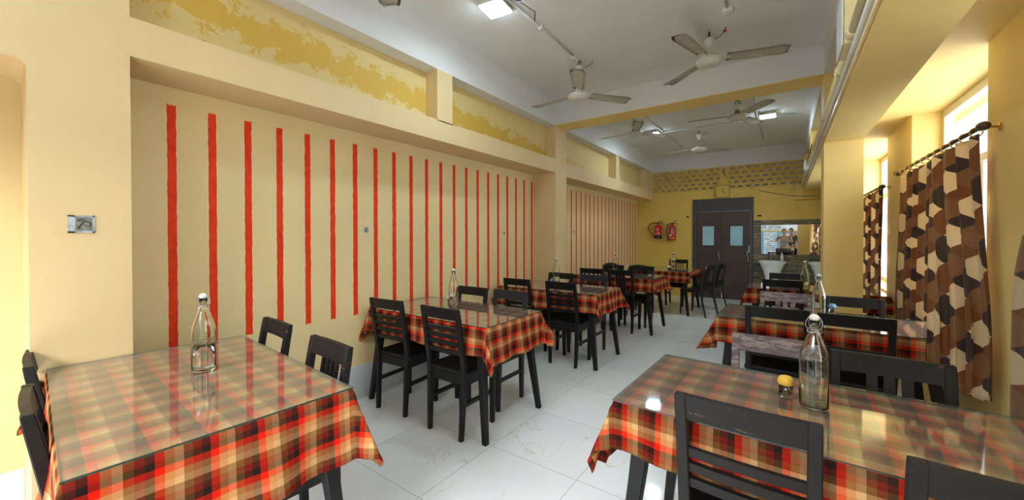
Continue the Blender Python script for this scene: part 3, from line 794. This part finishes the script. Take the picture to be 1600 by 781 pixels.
TB = dict(
    T1=(-1.905, .49, 1.19, .70, .795, R(-3.2), .255, .20, 'at the near left under the pillar'),
    T2=(-2.18, 2.235, 1.25, .68, .762, 0, .25, .19, 'second along the striped wall'),
    T3=(-2.135, 3.925, 1.22, .66, .762, 0, .22, .19, 'third along the striped wall'),
    T4=(-2.05, 5.64, 1.20, .68, .762, 0, .20, .18, 'fourth along the striped wall'),
    T5=(-1.79, 7.42, .98, 1.0, .735, 0, .10, .18, 'in the far left corner before the extinguishers'),
    R1=(.138, 1.637, 1.26, .66, .762, R(-2), .24, .17, 'in the near right foreground'),
    R2=(.190, 3.46, 1.19, .62, .762, R(-1.5), .24, .18, 'in the middle of the window row'),
    R3=(.24, 5.40, 1.19, .62, .762, 0, .18, .17, 'furthest back in the window row'))
TIP = dict(T1=(.5, .7, .6, .7), R1=(1.05, .3, 1, .3), R2=(.9, .1, 1, .1), T2=(.5, .8, .3, .8))
for i, (kx, (cx, cy, L, Wd, zt, rz, ox, oy, w)) in enumerate(TB.items()):
    dining_table(cx, cy, L, Wd, zt, rz, 'black wooden dining table with splayed legs ' + w)
    if kx == 'R2': ox2 = .2
    cloth(cx, cy, L - .004, Wd - .004, zt, rz, ox, oy, i + 1, 'red and black checked cloth of the table ' + w, TIP.get(kx, (1, 1, 1, 1)))
    glass(cx, cy, L, Wd, zt, rz, 'clear glass sheet on the table ' + w)

# ------------------------------------------------------------------ chairs
PROTO = {}
def chair_proto(kind, m):
    """origin on the floor under the seat, facing +Y, backrest at -Y"""
    t = empty('dining_chair', (0, 0, 0)); mm = M[m]
    def py(z): return -.165 - .010 * max(0, z - .44) - .16 * max(0, z - .46)         # rake of the back posts
    obj('seat', BX(-.185, .185, -.175, .183, .425, .450), mm, t, bevel=.005)
    bm = bmesh.new(); box(bm, -.165, .165, .150, .172, .36, .424); box(bm, -.165, .165, -.172, -.152, .36, .424); box(bm, -.172, -.152, -.15, .15, .36, .424); box(bm, .152, .172, -.15, .15, .36, .424)
    obj('seat_frame', bm, mm, t)
    for sx in (-1, 1):
        bm = bmesh.new(); loft(bm, [(sx * .150, .140, 0, .030, .030), (sx * .158, .142, .424, .042, .042)]); obj('leg', bm, mm, t, bevel=.003)
        bm = bmesh.new(); loft(bm, [(sx * .148, -.185, 0, .028, .030), (sx * .158, -.168, .40, .036, .042), (sx * .160, py(.5), .50, .034, .038), (sx * .160, py(.84), .84, .032, .030), (sx * .160, py(.875), .875, .031, .026)])
        obj('leg', bm, mm, t, bevel=.003)['label'] = 'rear leg rising into the back post'
        obj('stretcher', BX(sx * .152 - .010, sx * .152 + .010, -.165, .14, .215, .243), mm, t, bevel=.002)
    def rail(nm, z0, z1, th=.018, x=.145):
        bm = bmesh.new(); zm = (z0 + z1) / 2; n = 6; y0 = py(zm)
        for i in range(n):
            xa, xb = -x + 2 * x * i / n, -x + 2 * x * (i + 1) / n
            ya, yb = -.006 * (1 - (xa / x) ** 2), -.006 * (1 - (xb / x) ** 2)
            vs = []
            for z in (z0, z1):
                for xx, yy in ((xa, ya), (xb, yb)):
                    for d in (-th / 2, th / 2): vs.append(bm.verts.new((xx, py(z) + yy + d, z)))
            for f in ((0, 1, 3, 2), (4, 6, 7, 5), (0, 2, 6, 4), (1, 5, 7, 3), (0, 4, 5, 1), (2, 3, 7, 6)): bm.faces.new([vs[q] for q in f])
        bmesh.ops.remove_doubles(bm, verts=bm.verts[:], dist=1e-5)
        obj(nm, bm, mm, t)
    rail('top_rail', .800, .874, .022)
    if kind == 'ladder':
        for z in (.735, .685, .635, .575): rail('back_slat', z - .014, z + .014)
    elif kind == 'ladder_low':
        for z in (.655, .60, .545): rail('back_slat', z - .014, z + .014)
    elif kind == 'ladder_three':
        for z in (.69, .64, .59): rail('back_slat', z - .015, z + .015)
    elif kind in ('spindle', 'spindle_wide', 'spindle_splay'):
        rail('lower_rail', .52, .56)
        xs = dict(spindle=(-.085, -.045, -.005, .035), spindle_wide=(-.05, .0, .05), spindle_splay=(-.07, -.025, .025, .07))[kind]
        w = dict(spindle=.017, spindle_wide=.032, spindle_splay=.024)[kind]
        for x in xs:
            sh = x * .5 if kind == 'spindle_splay' else 0
            bm = bmesh.new(); loft(bm, [(x - sh, py(.56), .56, w, .014), (x + sh, py(.80), .80, w, .014)]); obj('back_slat', bm, mm, t)
    return t
USED = set()
def chair(kind, m, x, y, rz, lab, grp='dining chairs'):
    key = (kind, m)
    if key not in PROTO: PROTO[key] = chair_proto(kind, m)
    o = PROTO[key] if key not in USED else dup(PROTO[key]); USED.add(key)
    o.location = (x, y, 0); o.rotation_euler = (0, 0, rz); setprops(o, lab, 'chair', grp)
F = 0; B = PI; b_off = .233
def cn(kind, m, x, yb, lab, dr=0): chair(kind, m, x, yb + b_off, F + R(dr), lab)
def cf(kind, m, x, yb, lab, dr=0): chair(kind, m, x, yb - b_off, B + R(dr), lab)
cn('ladder', 'scuff', -2.40, .125, 'black chair at the far left edge, tucked in nearest the pillar', -4)
cn('ladder', 'black', -1.80, .09, 'black chair cut by the bottom left corner, edge-on at the near left table', -3)
cf('ladder_low', 'scuff', -2.335, .985, 'black open-backed chair behind the near left table, against the wall side', -3)
cf('spindle', 'scuff', -1.69, .935, 'black chair with thin upright slats behind the near left table', -3)
cn('ladder', 'black', -2.465, 1.80, 'slatted black chair at the second left table, wall side', 4)
cn('ladder', 'black', -1.875, 1.80, 'slatted black chair at the second left table, aisle side')
cf('ladder_low', 'scuff', -2.37, 2.70, 'open-backed chair behind the second left table, wall side')
cf('ladder_low', 'grey', -1.94, 2.70, 'open-backed chair behind the second left table, aisle side')
cn('ladder_low', 'black', -2.43, 3.50, 'open-backed black chair before the third left table, wall side')
cn('ladder', 'black', -1.88, 3.50, 'slatted black chair before the third left table, aisle side')
cf('ladder_low', 'black', -2.34, 4.37, 'black chair behind the third left table, hidden by its bottle')
cf('ladder_low', 'grey', -1.89, 4.37, 'dusty grey-black chair behind the third left table, aisle side')
cn('spindle_splay', 'black', -2.30, 5.22, 'black chair with splayed slats before the fourth left table')
cn('spindle_wide', 'black', -1.86, 5.20, 'black chair with wide upright slats before the fourth left table, aisle side')
cf('ladder_low', 'black', -2.28, 6.06, 'black chair behind the fourth left table, beside its bottle')
cf('ladder_low', 'black', -1.81, 6.06, 'open black chair behind the fourth left table, aisle side')
cf('spindle', 'black', -1.73, 8.18, 'black slatted chair between the corner table and the end wall')
cn('ladder_three', 'scuff', -.087, 1.235, 'black slatted chair in the right foreground, left one of the pair', -2)
cn('ladder_three', 'scuff', .40, 1.155, 'black slatted chair cropped by the bottom right corner', -2)
cf('ladder_low', 'worn', -.04, 2.15, 'worn grey chair with peeling top rail behind the foreground table', -2)
cf('spindle_wide', 'scuff', .325, 2.07, 'chipped black chair with upright slats behind the foreground table', -2)
cn('ladder_low', 'black', -.04, 3.06, 'black open-backed chair before the middle window table, aisle side', -1)
cn('ladder_low', 'scuff', .345, 3.02, 'black open-backed chair before the middle window table, window side', -1)
cf('spindle_wide', 'worn', .005, 3.90, 'worn grey-pink chair with upright slats behind the middle window table')
cf('ladder', 'black', .43, 3.90, 'black slatted chair behind the middle window table, in front of the pillar')
cn('ladder_low', 'black', -.02, 4.99, 'black chair before the furthest window table')
cf('ladder_low', 'grey', .015, 5.90, 'dark chair behind the furthest window table near the basin')

def curved_chair(x, y, rz, lab):
    t = empty('plastic_chair', (x, y, 0), rz, lab, 'chair', 'curved-back plastic chairs')
    m = M['plastic']
    obj('seat', BX(-.20, .20, -.18, .21, .415, .435), m, t, bevel=.008)
    # rounded, gently dished backrest shell
    bm = bmesh.new(); n, q = 12, 8; G = []
    for i in range(n + 1):
        v = i / n; z = .44 + .40 * v; w = .19 * (1 - .25 * max(0, v - .6) ** 1.2 / .33) if v < .97 else .15
        y0 = -.155 - .075 * v ** 1.3
        G.append([bm.verts.new((w * (2 * j / q - 1), y0 - .035 * (1 - (2 * j / q - 1) ** 2), z + .03 * (1 - (2 * j / q - 1) ** 2) * v)) for j in range(q + 1)])
    for i in range(n):
        for j in range(q):
            if 4 <= i <= n - 4 and j in (3, 4): continue      # hand slot
            bm.faces.new((G[i][j], G[i + 1][j], G[i + 1][j + 1], G[i][j + 1])).smooth = True
    bmesh.ops.solidify(bm, geom=bm.faces[:], thickness=.012); obj('backrest', bm, m, t)
    for sx in (-1, 1):
        bm = bmesh.new(); tube(bm, [(sx * .18, .20, 0), (sx * .175, .185, .42)], [.014, .018], 8); obj('leg', bm, m, t)
        bm = bmesh.new(); tube(bm, [(sx * .19, -.25, 0), (sx * .188, -.19, .25), (sx * .187, -.165, .42), (sx * .187, -.18, .62), (sx * .172, -.215, .76), (sx * .13, -.245, .85)], [.014, .017, .019, .017, .015, .013], 8)
        obj('leg', bm, m, t)['label'] = 'rear leg curving up into the back frame'
        bm = bmesh.new(); tube(bm, [(sx * .178, .19, .40), (sx * .185, -.17, .40)], .014, 8); obj('side_rail', bm, m, t)
curved_chair(-1.22, 7.20, R(70), 'curved-back black plastic chair at the aisle end of the corner table')
curved_chair(-1.13, 7.75, R(74), 'curved-back black plastic chair closer to the double door')
curved_chair(-2.02, 6.66, R(8), 'curved-back black plastic chair between the fourth and corner tables, aisle side')
curved_chair(-2.44, 6.85, R(-20), 'curved-back black plastic chair in front of the last red stripes')

# ------------------------------------------------------------------ bottles and shakers
def bottle_proto():
    t = empty('glass_bottle', (0, 0, 0))
    out = [(0, 0), (.036, 0), (.0405, .004), (.0415, .012), (.0415, .165), (.039, .185), (.030, .215), (.021, .243), (.0155, .262), (.0145, .280), (.0165, .284), (.0165, .296), (.0145, .299)]
    inn = [(.0105, .299), (.0108, .262), (.0175, .241), (.027, .213), (.0362, .183), (.0388, .165), (.0388, .014), (.036, .008), (0, .006)]
    bm = bmesh.new(); lathe(bm, out + inn, 40); bmesh.ops.recalc_face_normals(bm, faces=bm.faces[:]); obj('glass_body', bm, M['bottle'], t)
    bm = bmesh.new(); lathe(bm, [(0, .296), (.0095, .296), (.0135, .3005), (.0145, .306), (.012, .314), (.006, .318), (0, .318)], 20); obj('stopper', bm, M['stopper'], t)
    bm = bmesh.new(); ring(bm, (0, 0, .268), (0, 0, 1), .0185, .0013, 20)
    for s in (-1, 1):
        tube(bm, [(s * .0185, 0, .268), (s * .024, .004, .278), (s * .023, .002, .292), (s * .015, 0, .308), (s * .004, 0, .312)], .0013, 6)
        tube(bm, [(s * .0185, 0, .268), (s * .021, -.008, .260), (s * .012, -.018, .258), (0, -.020, .262)], .0013, 6)
    obj('wire_bail', bm, M['wire'], t)
    return t
def bottle(x, y, z, rz, lab, water=0, o=[None]):
    if o[0] is None: o[0] = t = bottle_proto()
    else: t = dup(o[0])
    t.location = (x, y, z); t.rotation_euler = (0, 0, rz); setprops(t, lab, 'bottle', 'swing-top bottles')
    return t
BT = [(-1.962, .55, .7955, .9, 'swing-top glass bottle part filled with water on the near left table', .105),
      (-2.23, 2.30, .7625, .4, 'swing-top bottle on the second left table', 0),
      (-2.27, 4.12, .7625, 1.5, 'swing-top bottle on the third left table', 0),
      (-2.17, 5.85, .7625, .3, 'swing-top bottle on the fourth left table', 0),
      (-1.60, 7.15, .7355, .2, 'small far bottle on the corner table by the end wall', 0),
      (.083, 1.665, .7625, .2, 'large empty swing-top bottle on the foreground window table', 0),
      (.195, 3.44, .7625, 2.6, 'swing-top bottle on the middle window table, behind the foreground bottle', 0),
      (.175, 4.93 + .2, .7625, .5, 'swing-top bottle on the furthest window table before the stone wall', 0)]
made = [bottle(*a[:5]) for a in BT]
bm = bmesh.new(); lathe(bm, [(0, .0065), (.0355, .0085), (.0384, .0145), (.0384, .105), (0, .105)], 36); bmesh.ops.recalc_face_normals(bm, faces=bm.faces[:])
obj('water', bm, M['water'], made[0])

def shaker(x, y, z, cap, lab, h=.05):
    t = empty('salt_shaker', (x, y, z), 0, lab, 'shaker', 'small shakers on the tables')
    bm = bmesh.new(); lathe(bm, [(0, 0), (.020, 0), (.022, .004), (.021, h), (.019, h), (.0195, .005), (0, .004)], 24); bmesh.ops.recalc_face_normals(bm, faces=bm.faces[:]); obj('jar', bm, M['bottle'], t)
    bm = bmesh.new(); lathe(bm, [(0, .005), (.0185, .006), (.0185, h * .45), (0, h * .55)], 20); obj('contents', bm, M['salt'], t)
    bm = bmesh.new(); lathe(bm, [(.023, h - .006), (.0255, h), (.025, h + .012), (.018, h + .022), (.006, h + .026), (0, h + .026), ], 24); obj('cap', bm, M[cap], t)
shaker(.005, 1.72, .7625, 'yelcap', 'yellow-capped salt shaker beside the foreground bottle')
shaker(.292, 3.74, .7625, 'bluecap', 'blue-capped shaker on the middle window table')
shaker(-2.33, 4.12, .7625, 'bluecap', 'blue-capped shaker on the third left table', .035)
shaker(-1.66, 7.10, .7355, 'white', 'clear shaker beside the bottle on the corner table', .06)
shaker(-2.42, 2.45, .7625, 'white', 'small pale-capped shaker on the second left table', .04)

# ------------------------------------------------------------------ curtains
def curtain(name_lab, top, bot, z1, z0, folds, amp, seed, wfab, smooth0=.8, hemlift=0.0):
    """top / bot: plan polylines (x, y); folds ripple sideways; fabric uv is cloth length"""
    rnd = random.Random(seed); bm = bmesh.new(); uvl = bm.loops.layers.uv.new('UVMap')
    nu, nv = folds * 14, 40
    def along(P, u):
        P = [Vector((*p, 0)) for p in P]; ls = [(b - a).length for a, b in zip(P, P[1:])]; s = u * sum(ls)
        for a, b, l in zip(P, P[1:], ls):
            if s <= l + 1e-9: return a.lerp(b, s / l), (b - a).normalized()
            s -= l
        return P[-1], (P[-1] - P[-2]).normalized()
    phs = [rnd.uniform(-.5, .5) for _ in range(folds + 2)]; G = []
    for i in range(nu + 1):
        u = i / nu; row = []
        a, da = along(top, u); b, db = along(bot, u)
        for j in range(nv + 1):
            v = j / nv; z = z1 + (z0 - z1) * v
            s = min(1, max(0, v / smooth0)); s = s * s * (3 - 2 * s)
            c = a.lerp(b, s); d = da.lerp(db, s).normalized(); nrm = Vector((-d.y, d.x, 0))
            f = u * folds * 2 * PI
            w = math.sin(f + .5 * math.sin(v * 3 + phs[int(u * folds)]) * v) * amp * (1 - .25 * v) + .25 * amp * math.sin(f * 2.3 + v * 2 + seed)
            pinch = .006 * math.cos(f) if v < .04 else 0
            c = c + nrm * w + d * (.35 * amp * math.sin(2 * f + 1))
            row.append(bm.verts.new((c.x, c.y, z + pinch + hemlift * u * v + (.012 * math.sin(f) if v > .97 else 0))))
        G.append(row)
    for i in range(nu):
        for j in range(nv):
            f = bm.faces.new((G[i][j], G[i + 1][j], G[i + 1][j + 1], G[i][j + 1])); f.smooth = True
            for lp, (ii, jj) in zip(f.loops, ((i, j), (i + 1, j), (i + 1, j + 1), (i, j + 1))):
                lp[uvl].uv = (ii / nu * wfab, (z1 - z0) * (1 - jj / nv))
    o = obj('curtain', bm, M['curtain']); md = o.modifiers.new('thickness', 'SOLIDIFY'); md.thickness = .0016
    return setprops(o, name_lab, 'curtain', 'brown and cream curtains')
curtain('diamond curtain hanging at the near side of the middle window, hem swung out', [(.84, 3.10), (.835, 3.95)], [(.86, 2.97), (.76, 3.03), (.655, 3.085)], 1.885, .50, 4, .020, 3, 1.05, .85, 0.04)
curtain('brown and cream diamond curtain on the far half of the middle window rod', [(.835, 3.86), (.835, 4.80)], [(.835, 3.92), (.835, 4.92)], 1.865, .45, 5, .020, 8, 1.15)
curtain('brown and cream diamond curtain at the far window, seen past the pillar', [(.84, 5.58), (.84, 7.1)], [(.84, 5.62), (.84, 7.1)], 1.84, .42, 7, .020, 5, 1.8)
curtain('brown and cream diamond curtain cropped by the right edge of the picture', [(.835, 1.2), (.835, 2.42)], [(.835, 1.2), (.835, 2.62), (.835, 2.70)], 1.88, .42, 6, .022, 12, 1.7, .55)
def rod(y0, y1, z, lab, rings, fin=(True, True)):
    t = empty('curtain_rod', (.835, (y0 + y1) / 2, z), 0, lab, 'curtain rod', 'curtain rods'); L = (y1 - y0) / 2
    bm = bmesh.new(); tube(bm, [(0, -L, 0), (0, L, 0)], .011, 10); obj('rod', bm, M['rod'], t)
    for s, use in zip((-1, 1), fin):
        if use:
            bm = bmesh.new(); sph(bm, (0, s * (L + .03), 0), .027, (1, 1.5, .9)); obj('finial', bm, M['rod'], t)
        bm = bmesh.new(); yb = s * (L - .04) if s > 0 else -L - .002
        tube(bm, [(0, yb, 0), (.064, yb, -.004)], .006, 8); lathe(bm, [(0, 0), (.02, 0), (.02, .006), (0, .006)], 12, (0, 0, 0))
        for v in bm.verts[-50:]:
            if abs(v.co.z) < .0065 and abs(v.co.x) <= .021 and abs(v.co.y) <= .021: v.co = Vector((.0645 - v.co.z, yb + v.co.y, v.co.x - .004))
        obj('bracket', bm, M['brass'], t)
    for y in rings:
        bm = bmesh.new(); ring(bm, (0, y - (y0 + y1) / 2, -.012), (.15, 1, 0), .024, .0035, 18); obj('curtain_ring', bm, M['brass'], t)
rod(3.07, 4.86, 1.915, 'bronze curtain rod with brass rings over the middle window', [3.13 + .155 * i for i in range(12)])
rod(5.60, 7.15, 1.865, 'bronze curtain rod over the far window behind the pillar', [5.66 + .16 * i for i in range(9)])
rod(1.15, 2.44, 1.915, 'curtain rod over the nearest window beyond the right edge', [1.25 + .17 * i for i in range(7)])

# ------------------------------------------------------------------ people by the camera (seen in the mirror)
def skin_mesh(name, verts, edges, radii, mat, parent, lvl=2):
    me = bpy.data.meshes.new(name); me.from_pydata(verts, edges, []); me.materials.append(mat)
    o = bpy.data.objects.new(name, me); COL.objects.link(o); o.parent = parent
    sk = o.modifiers.new('skin', 'SKIN'); sk.use_smooth_shade = True
    lay = me.skin_vertices[0] if me.skin_vertices else None
    if lay is None:
        me.attributes.new('t', 'FLOAT', 'POINT')
    for i, r in enumerate(radii):
        lay.data[i].radius = r if isinstance(r, tuple) else (r, r)
        lay.data[i].use_root = (i == 0)
    ss = o.modifiers.new('sub', 'SUBSURF'); ss.levels = lvl; ss.render_levels = lvl
    return o
def ensure_skin(verts, edges):
    pass
def person(loc, rz, lab, m_top, m_leg, arms, lean=0.0, sc=1.0):
    t = empty('person', loc, rz, lab, 'person'); t.scale = (sc, sc, sc)
    y = lean
    V = [(0, 0, .93), (0, y * .3, 1.08), (0, y * .7, 1.25), (0, y, 1.40), (0, y * 1.05, 1.47), (0, y * 1.15, 1.53)]; Rr = [(.15, .105), (.135, .095), (.16, .105), (.13, .09), (.055, .055), (.05, .05)]
    E = [(i, i + 1) for i in range(5)]
    def chain(start, pts, rs):
        p = start
        for q, r in zip(pts, rs): V.append(q); Rr.append(r); E.append((p, len(V) - 1)); p = len(V) - 1
        return p
    wr = []
    for s, (el, wst) in zip((-1, 1), arms):
        sh = (s * .185, y, 1.385)
        chain(3, [sh, tuple((Vector(sh) + Vector(el)) / 2), el, tuple((Vector(el) + Vector(wst)) / 2), wst], [.058, .048, .042, .038, .028]); wr.append(Vector(wst))
    for s in (-1, 1): chain(0, [(s * .095, 0, .86), (s * .105, .01, .50), (s * .105, -.015, .10), (s * .105, -.005, .055), (s * .11, .12, .035)], [.088, .060, .042, .04, .032])
    me = bpy.data.meshes.new('body'); me.from_pydata(V, E, []); me.materials.append(M['skin'])
    def skinned(name, VV, EE, RR, mat, root=0, lvl=2):
        b2 = bmesh.new(); lay = b2.verts.layers.skin.verify()
        vs = [b2.verts.new(v) for v in VV]
        for k_, (v, r) in enumerate(zip(vs, RR)):
            v[lay].radius = r if isinstance(r, tuple) else (r, r); v[lay].use_root = (k_ == root)
        for a_, b_ in EE: b2.edges.new((vs[a_], vs[b_]))
        me2 = bpy.data.meshes.new(name); b2.to_mesh(me2); b2.free(); me2.materials.append(mat)
        oo = bpy.data.objects.new(name, me2); COL.objects.link(oo); oo.parent = t
        md = oo.modifiers.new('skin', 'SKIN'); md.use_smooth_shade = True
        sb = oo.modifiers.new('sub', 'SUBSURF'); sb.levels = lvl; sb.render_levels = lvl
        return oo
    bpy.data.meshes.remove(me)
    skinned('body', V, E, Rr, M['skin'])
    # shirt: torso and sleeves to the elbow
    SV = V[:4]; SR = [(.165, .12), (.155, .112), (.178, .122), (.145, .10)]; SE = [(0, 1), (1, 2), (2, 3)]
    for s, (el, wst) in zip((-1, 1), arms):
        sh = Vector((s * .188, y, 1.388)); e_ = Vector(el)
        b0 = len(SV); SV += [tuple(sh), tuple(sh.lerp(e_, .5)), tuple(sh.lerp(e_, .92))]; SR += [.072, .062, .056]; SE += [(3, b0), (b0, b0 + 1), (b0 + 1, b0 + 2)]
    skinned('shirt', SV, SE, SR, m_top)
    LV = [(0, 0, .95)]; LR = [(.160, .115)]; LE = []
    for s in (-1, 1):
        b0 = len(LV); LV += [(s * .097, 0, .85), (s * .106, .01, .50), (s * .106, -.012, .09)]; LR += [.102, .076, .062]; LE += [(0, b0), (b0, b0 + 1), (b0 + 1, b0 + 2)]
    skinned('trousers', LV, LE, LR, m_leg)
    # head with face
    hy = y * 1.2 + .02; hz = 1.62
    bm = bmesh.new()
    sph(bm, (0, hy, hz), .1, (.78, .95, 1.18), 24); sph(bm, (0, hy + .025, hz - .06), .07, (.78, .8, .9), 18)
    sph(bm, (0, hy + .098, hz - .012), .018, (.8, 1, 1.5), 12)
    for s in (-1, 1): sph(bm, (s * .079, hy - .005, hz - .005), .024, (.35, .8, 1.25), 12)
    sph(bm, (0, hy + .082, hz - .058), .02, (1.2, .5, .35), 12)
    obj('head', bm, M['skin'], t)
    bm = bmesh.new()
    for s in (-1, 1): sph(bm, (s * .03, hy + .083, hz + .012), .012, (1, .6, .6), 10)
    obj('eyes', bm, M['salt'], t)
    bm = bmesh.new()
    for s in (-1, 1): sph(bm, (s * .03, hy + .089, hz + .012), .006, (1, .5, 1), 8)
    obj('pupils', bm, M['hair'], t)
    bm = bmesh.new(); sph(bm, (0, hy - .018, hz + .025), .105, (.83, .95, 1.12), 24)
    for v in bm.verts:
        if v.co.y > hy + .05 and v.co.z < hz + .07: v.co.y = hy + .05
        if v.co.z < hz - .05: v.co.z = hz - .05
    obj('hair', bm, M['hair'], t)
    # hands: palm and five curled fingers each
    for s, w_, (el, wst) in zip((-1, 1), wr, arms):
        d = (w_ - Vector(el)).normalized(); side = d.cross(Vector((0, 0, 1)));
        side = side.normalized() if side.length > .1 else Vector((1, 0, 0)); nrm = side.cross(d)
        HV = [tuple(w_), tuple(w_ + d * .045), tuple(w_ + d * .085)]; HR = [(.026, .018), (.036, .016), (.038, .014)]; HE = [(0, 1), (1, 2)]
        for f_, (o_, l_) in enumerate(((-.028, .062), (-.01, .072), (.01, .068), (.027, .054))):
            b0 = len(HV); base = w_ + d * .09 + side * o_
            HV += [tuple(base), tuple(base + d * l_ * .5 - nrm * .008), tuple(base + d * l_ * .8 - nrm * .03)]; HR += [.009, .008, .007]; HE += [(2, b0), (b0, b0 + 1), (b0 + 1, b0 + 2)]
        b0 = len(HV); HV += [tuple(w_ + d * .04 - side * .04 * s), tuple(w_ + d * .07 - side * .06 * s), tuple(w_ + d * .095 - side * .062 * s)]; HR += [.012, .010, .009]; HE += [(1, b0), (b0, b0 + 1), (b0 + 1, b0 + 2)]
        skinned('hand', HV, HE, HR, M['skin'], 0, 1)
    return t
person((-.03, -.38, 0), 0, 'person in a pale striped shirt with raised arms, reflected in the mirror', M['shirt'], M['trous'], [((-.30, .10, 1.17), (-.07, .26, 1.30)), ((.30, .10, 1.17), (.07, .26, 1.30))], .02, .93)
person((.20, -.95, 0), 0, 'person in a black t-shirt standing behind the one in the striped shirt', M['tee'], M['jeans'], [((-.27, .02, 1.10), (-.24, .22, 1.02)), ((.27, .0, 1.10), (.25, .14, .92))], 0, .95)

# ------------------------------------------------------------------ street behind the camera
struct('ground', BX(-14, 12, -22, YN - .001, -.25, -.09), M['concrete'])
bm = bmesh.new(); box(bm, -8, 8, -7.4, -7.0, -.1, 3.6)
sb = setprops(obj('shop_building', bm, M['whitewall']), 'white shop front across the street, seen in the mirror', 'building')
obj('doorway', BX(-3.6, .2, -7.0, -6.97, -.09, 2.2), M['bluewall'], sb)
obj('doorway', BX(-1.55, -.75, -6.975, -6.95, .0, 1.6), M['bluewall'], sb)
obj('pillar', BX(.25, .5, -7.0, -6.9, -.09, 3.0), M['doorf'], sb)
sg = empty('signboard', (-.55, -4.2, 1.74), PI, 'white signboard with blue letters reading HOTEL PR, seen reversed in the mirror', 'sign')
obj('board', BX(-1.1, 1.1, 0, .04, -.13, .22), M['signw'], sg)
obj('lower_band', BX(-1.1, 1.1, -.004, .0, -.20, -.13), M['signy'], sg)
obj('notice_panel', BX(-.22, .30, .05, .07, -1.3, -.22), M['signw'], sg)
bm = bmesh.new(); random.seed(5)
for r_ in range(9):
    x_ = -.18
    while x_ < .22:
        l_ = random.uniform(.02, .07)
        if random.random() < .75: box(bm, x_, x_ + l_, .044, .05, -1.22 + r_ * .105, -1.19 + r_ * .105 + random.uniform(0, .02))
        x_ += l_ + .03
obj('faded_marks', bm, M['signb'], sg)
for sx in (-1.0, 1.0): obj('post', BX(sx - .03, sx + .03, .045, .10, -1.83, .2), M['doorf'], sg)
cu = bpy.data.curves.new('lettering', 'FONT'); cu.body = 'HOTEL PR'; cu.size = .21; cu.extrude = .004; cu.align_x = 'LEFT'; cu.space_character = 1.05
cu.materials.append(M['signb'])
tmp = bpy.data.objects.new('t', cu); COL.objects.link(tmp); bpy.context.view_layer.update()
me = bpy.data.meshes.new_from_object(tmp.evaluated_get(bpy.context.evaluated_depsgraph_get())); bpy.data.objects.remove(tmp)
lt = bpy.data.objects.new('lettering', me); COL.objects.link(lt)
lt.parent = sg; lt.scale = (.80, 1.25, 1); lt.location = (-.40, -.006, -.085); lt.rotation_euler = (PI / 2, 0, 0)

# ------------------------------------------------------------------ camera, light
f, yaw, pit, rol, cyp = 599.07, R(35.4424), R(-.5261), R(-.0746), 373.88
fw = Vector((-math.sin(yaw) * math.cos(pit), math.cos(yaw) * math.cos(pit), math.sin(pit)))
rt = Vector((math.cos(yaw), math.sin(yaw), 0)); up = rt.cross(fw)
rt, up = rt * math.cos(rol) + up * math.sin(rol), -rt * math.sin(rol) + up * math.cos(rol)
cam = bpy.data.cameras.new('camera'); cam.sensor_width = 36; cam.lens = f / 1600 * 36; cam.clip_start = .02; cam.clip_end = 200
cam.shift_y = (cyp - 390.5) / 1600
co = bpy.data.objects.new('camera', cam); COL.objects.link(co)
mw = Matrix((rt, up, -fw)).transposed().to_4x4(); mw.translation = (0, 0, 1.35); co.matrix_world = mw
SC.camera = co

w = bpy.data.worlds.new('overcast_sky'); SC.world = w; w.use_nodes = True
nt = w.node_tree; bg = nt.nodes['Background']
tc = nt.nodes.new('ShaderNodeTexCoord'); nz = nt.nodes.new('ShaderNodeTexNoise'); nz.inputs['Scale'].default_value = 3.0
cr = nt.nodes.new('ShaderNodeValToRGB'); cr.color_ramp.elements[0].position = .3; cr.color_ramp.elements[0].color = (.62, .78, 1, 1); cr.color_ramp.elements[1].position = .6; cr.color_ramp.elements[1].color = (1, 1, 1, 1)
nt.links.new(tc.outputs['Generated'], nz.inputs['Vector']); nt.links.new(nz.outputs[0], cr.inputs[0]); nt.links.new(cr.outputs[0], bg.inputs[0])
bg.inputs[1].default_value = 2.4

def area(name, loc, rot, sx, sy, power, col):
    l = bpy.data.lights.new(name, 'AREA'); l.shape = 'RECTANGLE'; l.size = sx; l.size_y = sy; l.energy = power; l.color = col
    o = bpy.data.objects.new(name, l); COL.objects.link(o); o.location = loc; o.rotation_euler = rot; return o
# daylight through the shopfront opening and the windows
sk = area('daylight_over_street', (-1.0, -5.2, 5.4), (0, 0, 0), 6, 3.2, 1500, (.97, .98, 1))
sk.rotation_euler = (Vector((-1.0, .6, .9)) - sk.location).to_track_quat('-Z', 'Y').to_euler()
for (a, b), pw in zip(WIN, (28, 26, 55)): area('daylight_window', (1.20, (a + b) / 2, 1.58), (0, R(90), 0), 1.5, b - a - .1, pw, (.95, .98, 1))

vs = SC.view_settings
SC.display_settings.display_device = 'sRGB'
vs.view_transform = 'Standard'; vs.look = 'None'; vs.gamma = 1; vs.use_curve_mapping = False; vs.exposure = 0.52
SC.cycles.max_bounces = 10; SC.cycles.transparent_max_bounces = 16; SC.cycles.transmission_bounces = 10
SC.cycles.caustics_refractive = False; SC.cycles.sample_clamp_indirect = 6
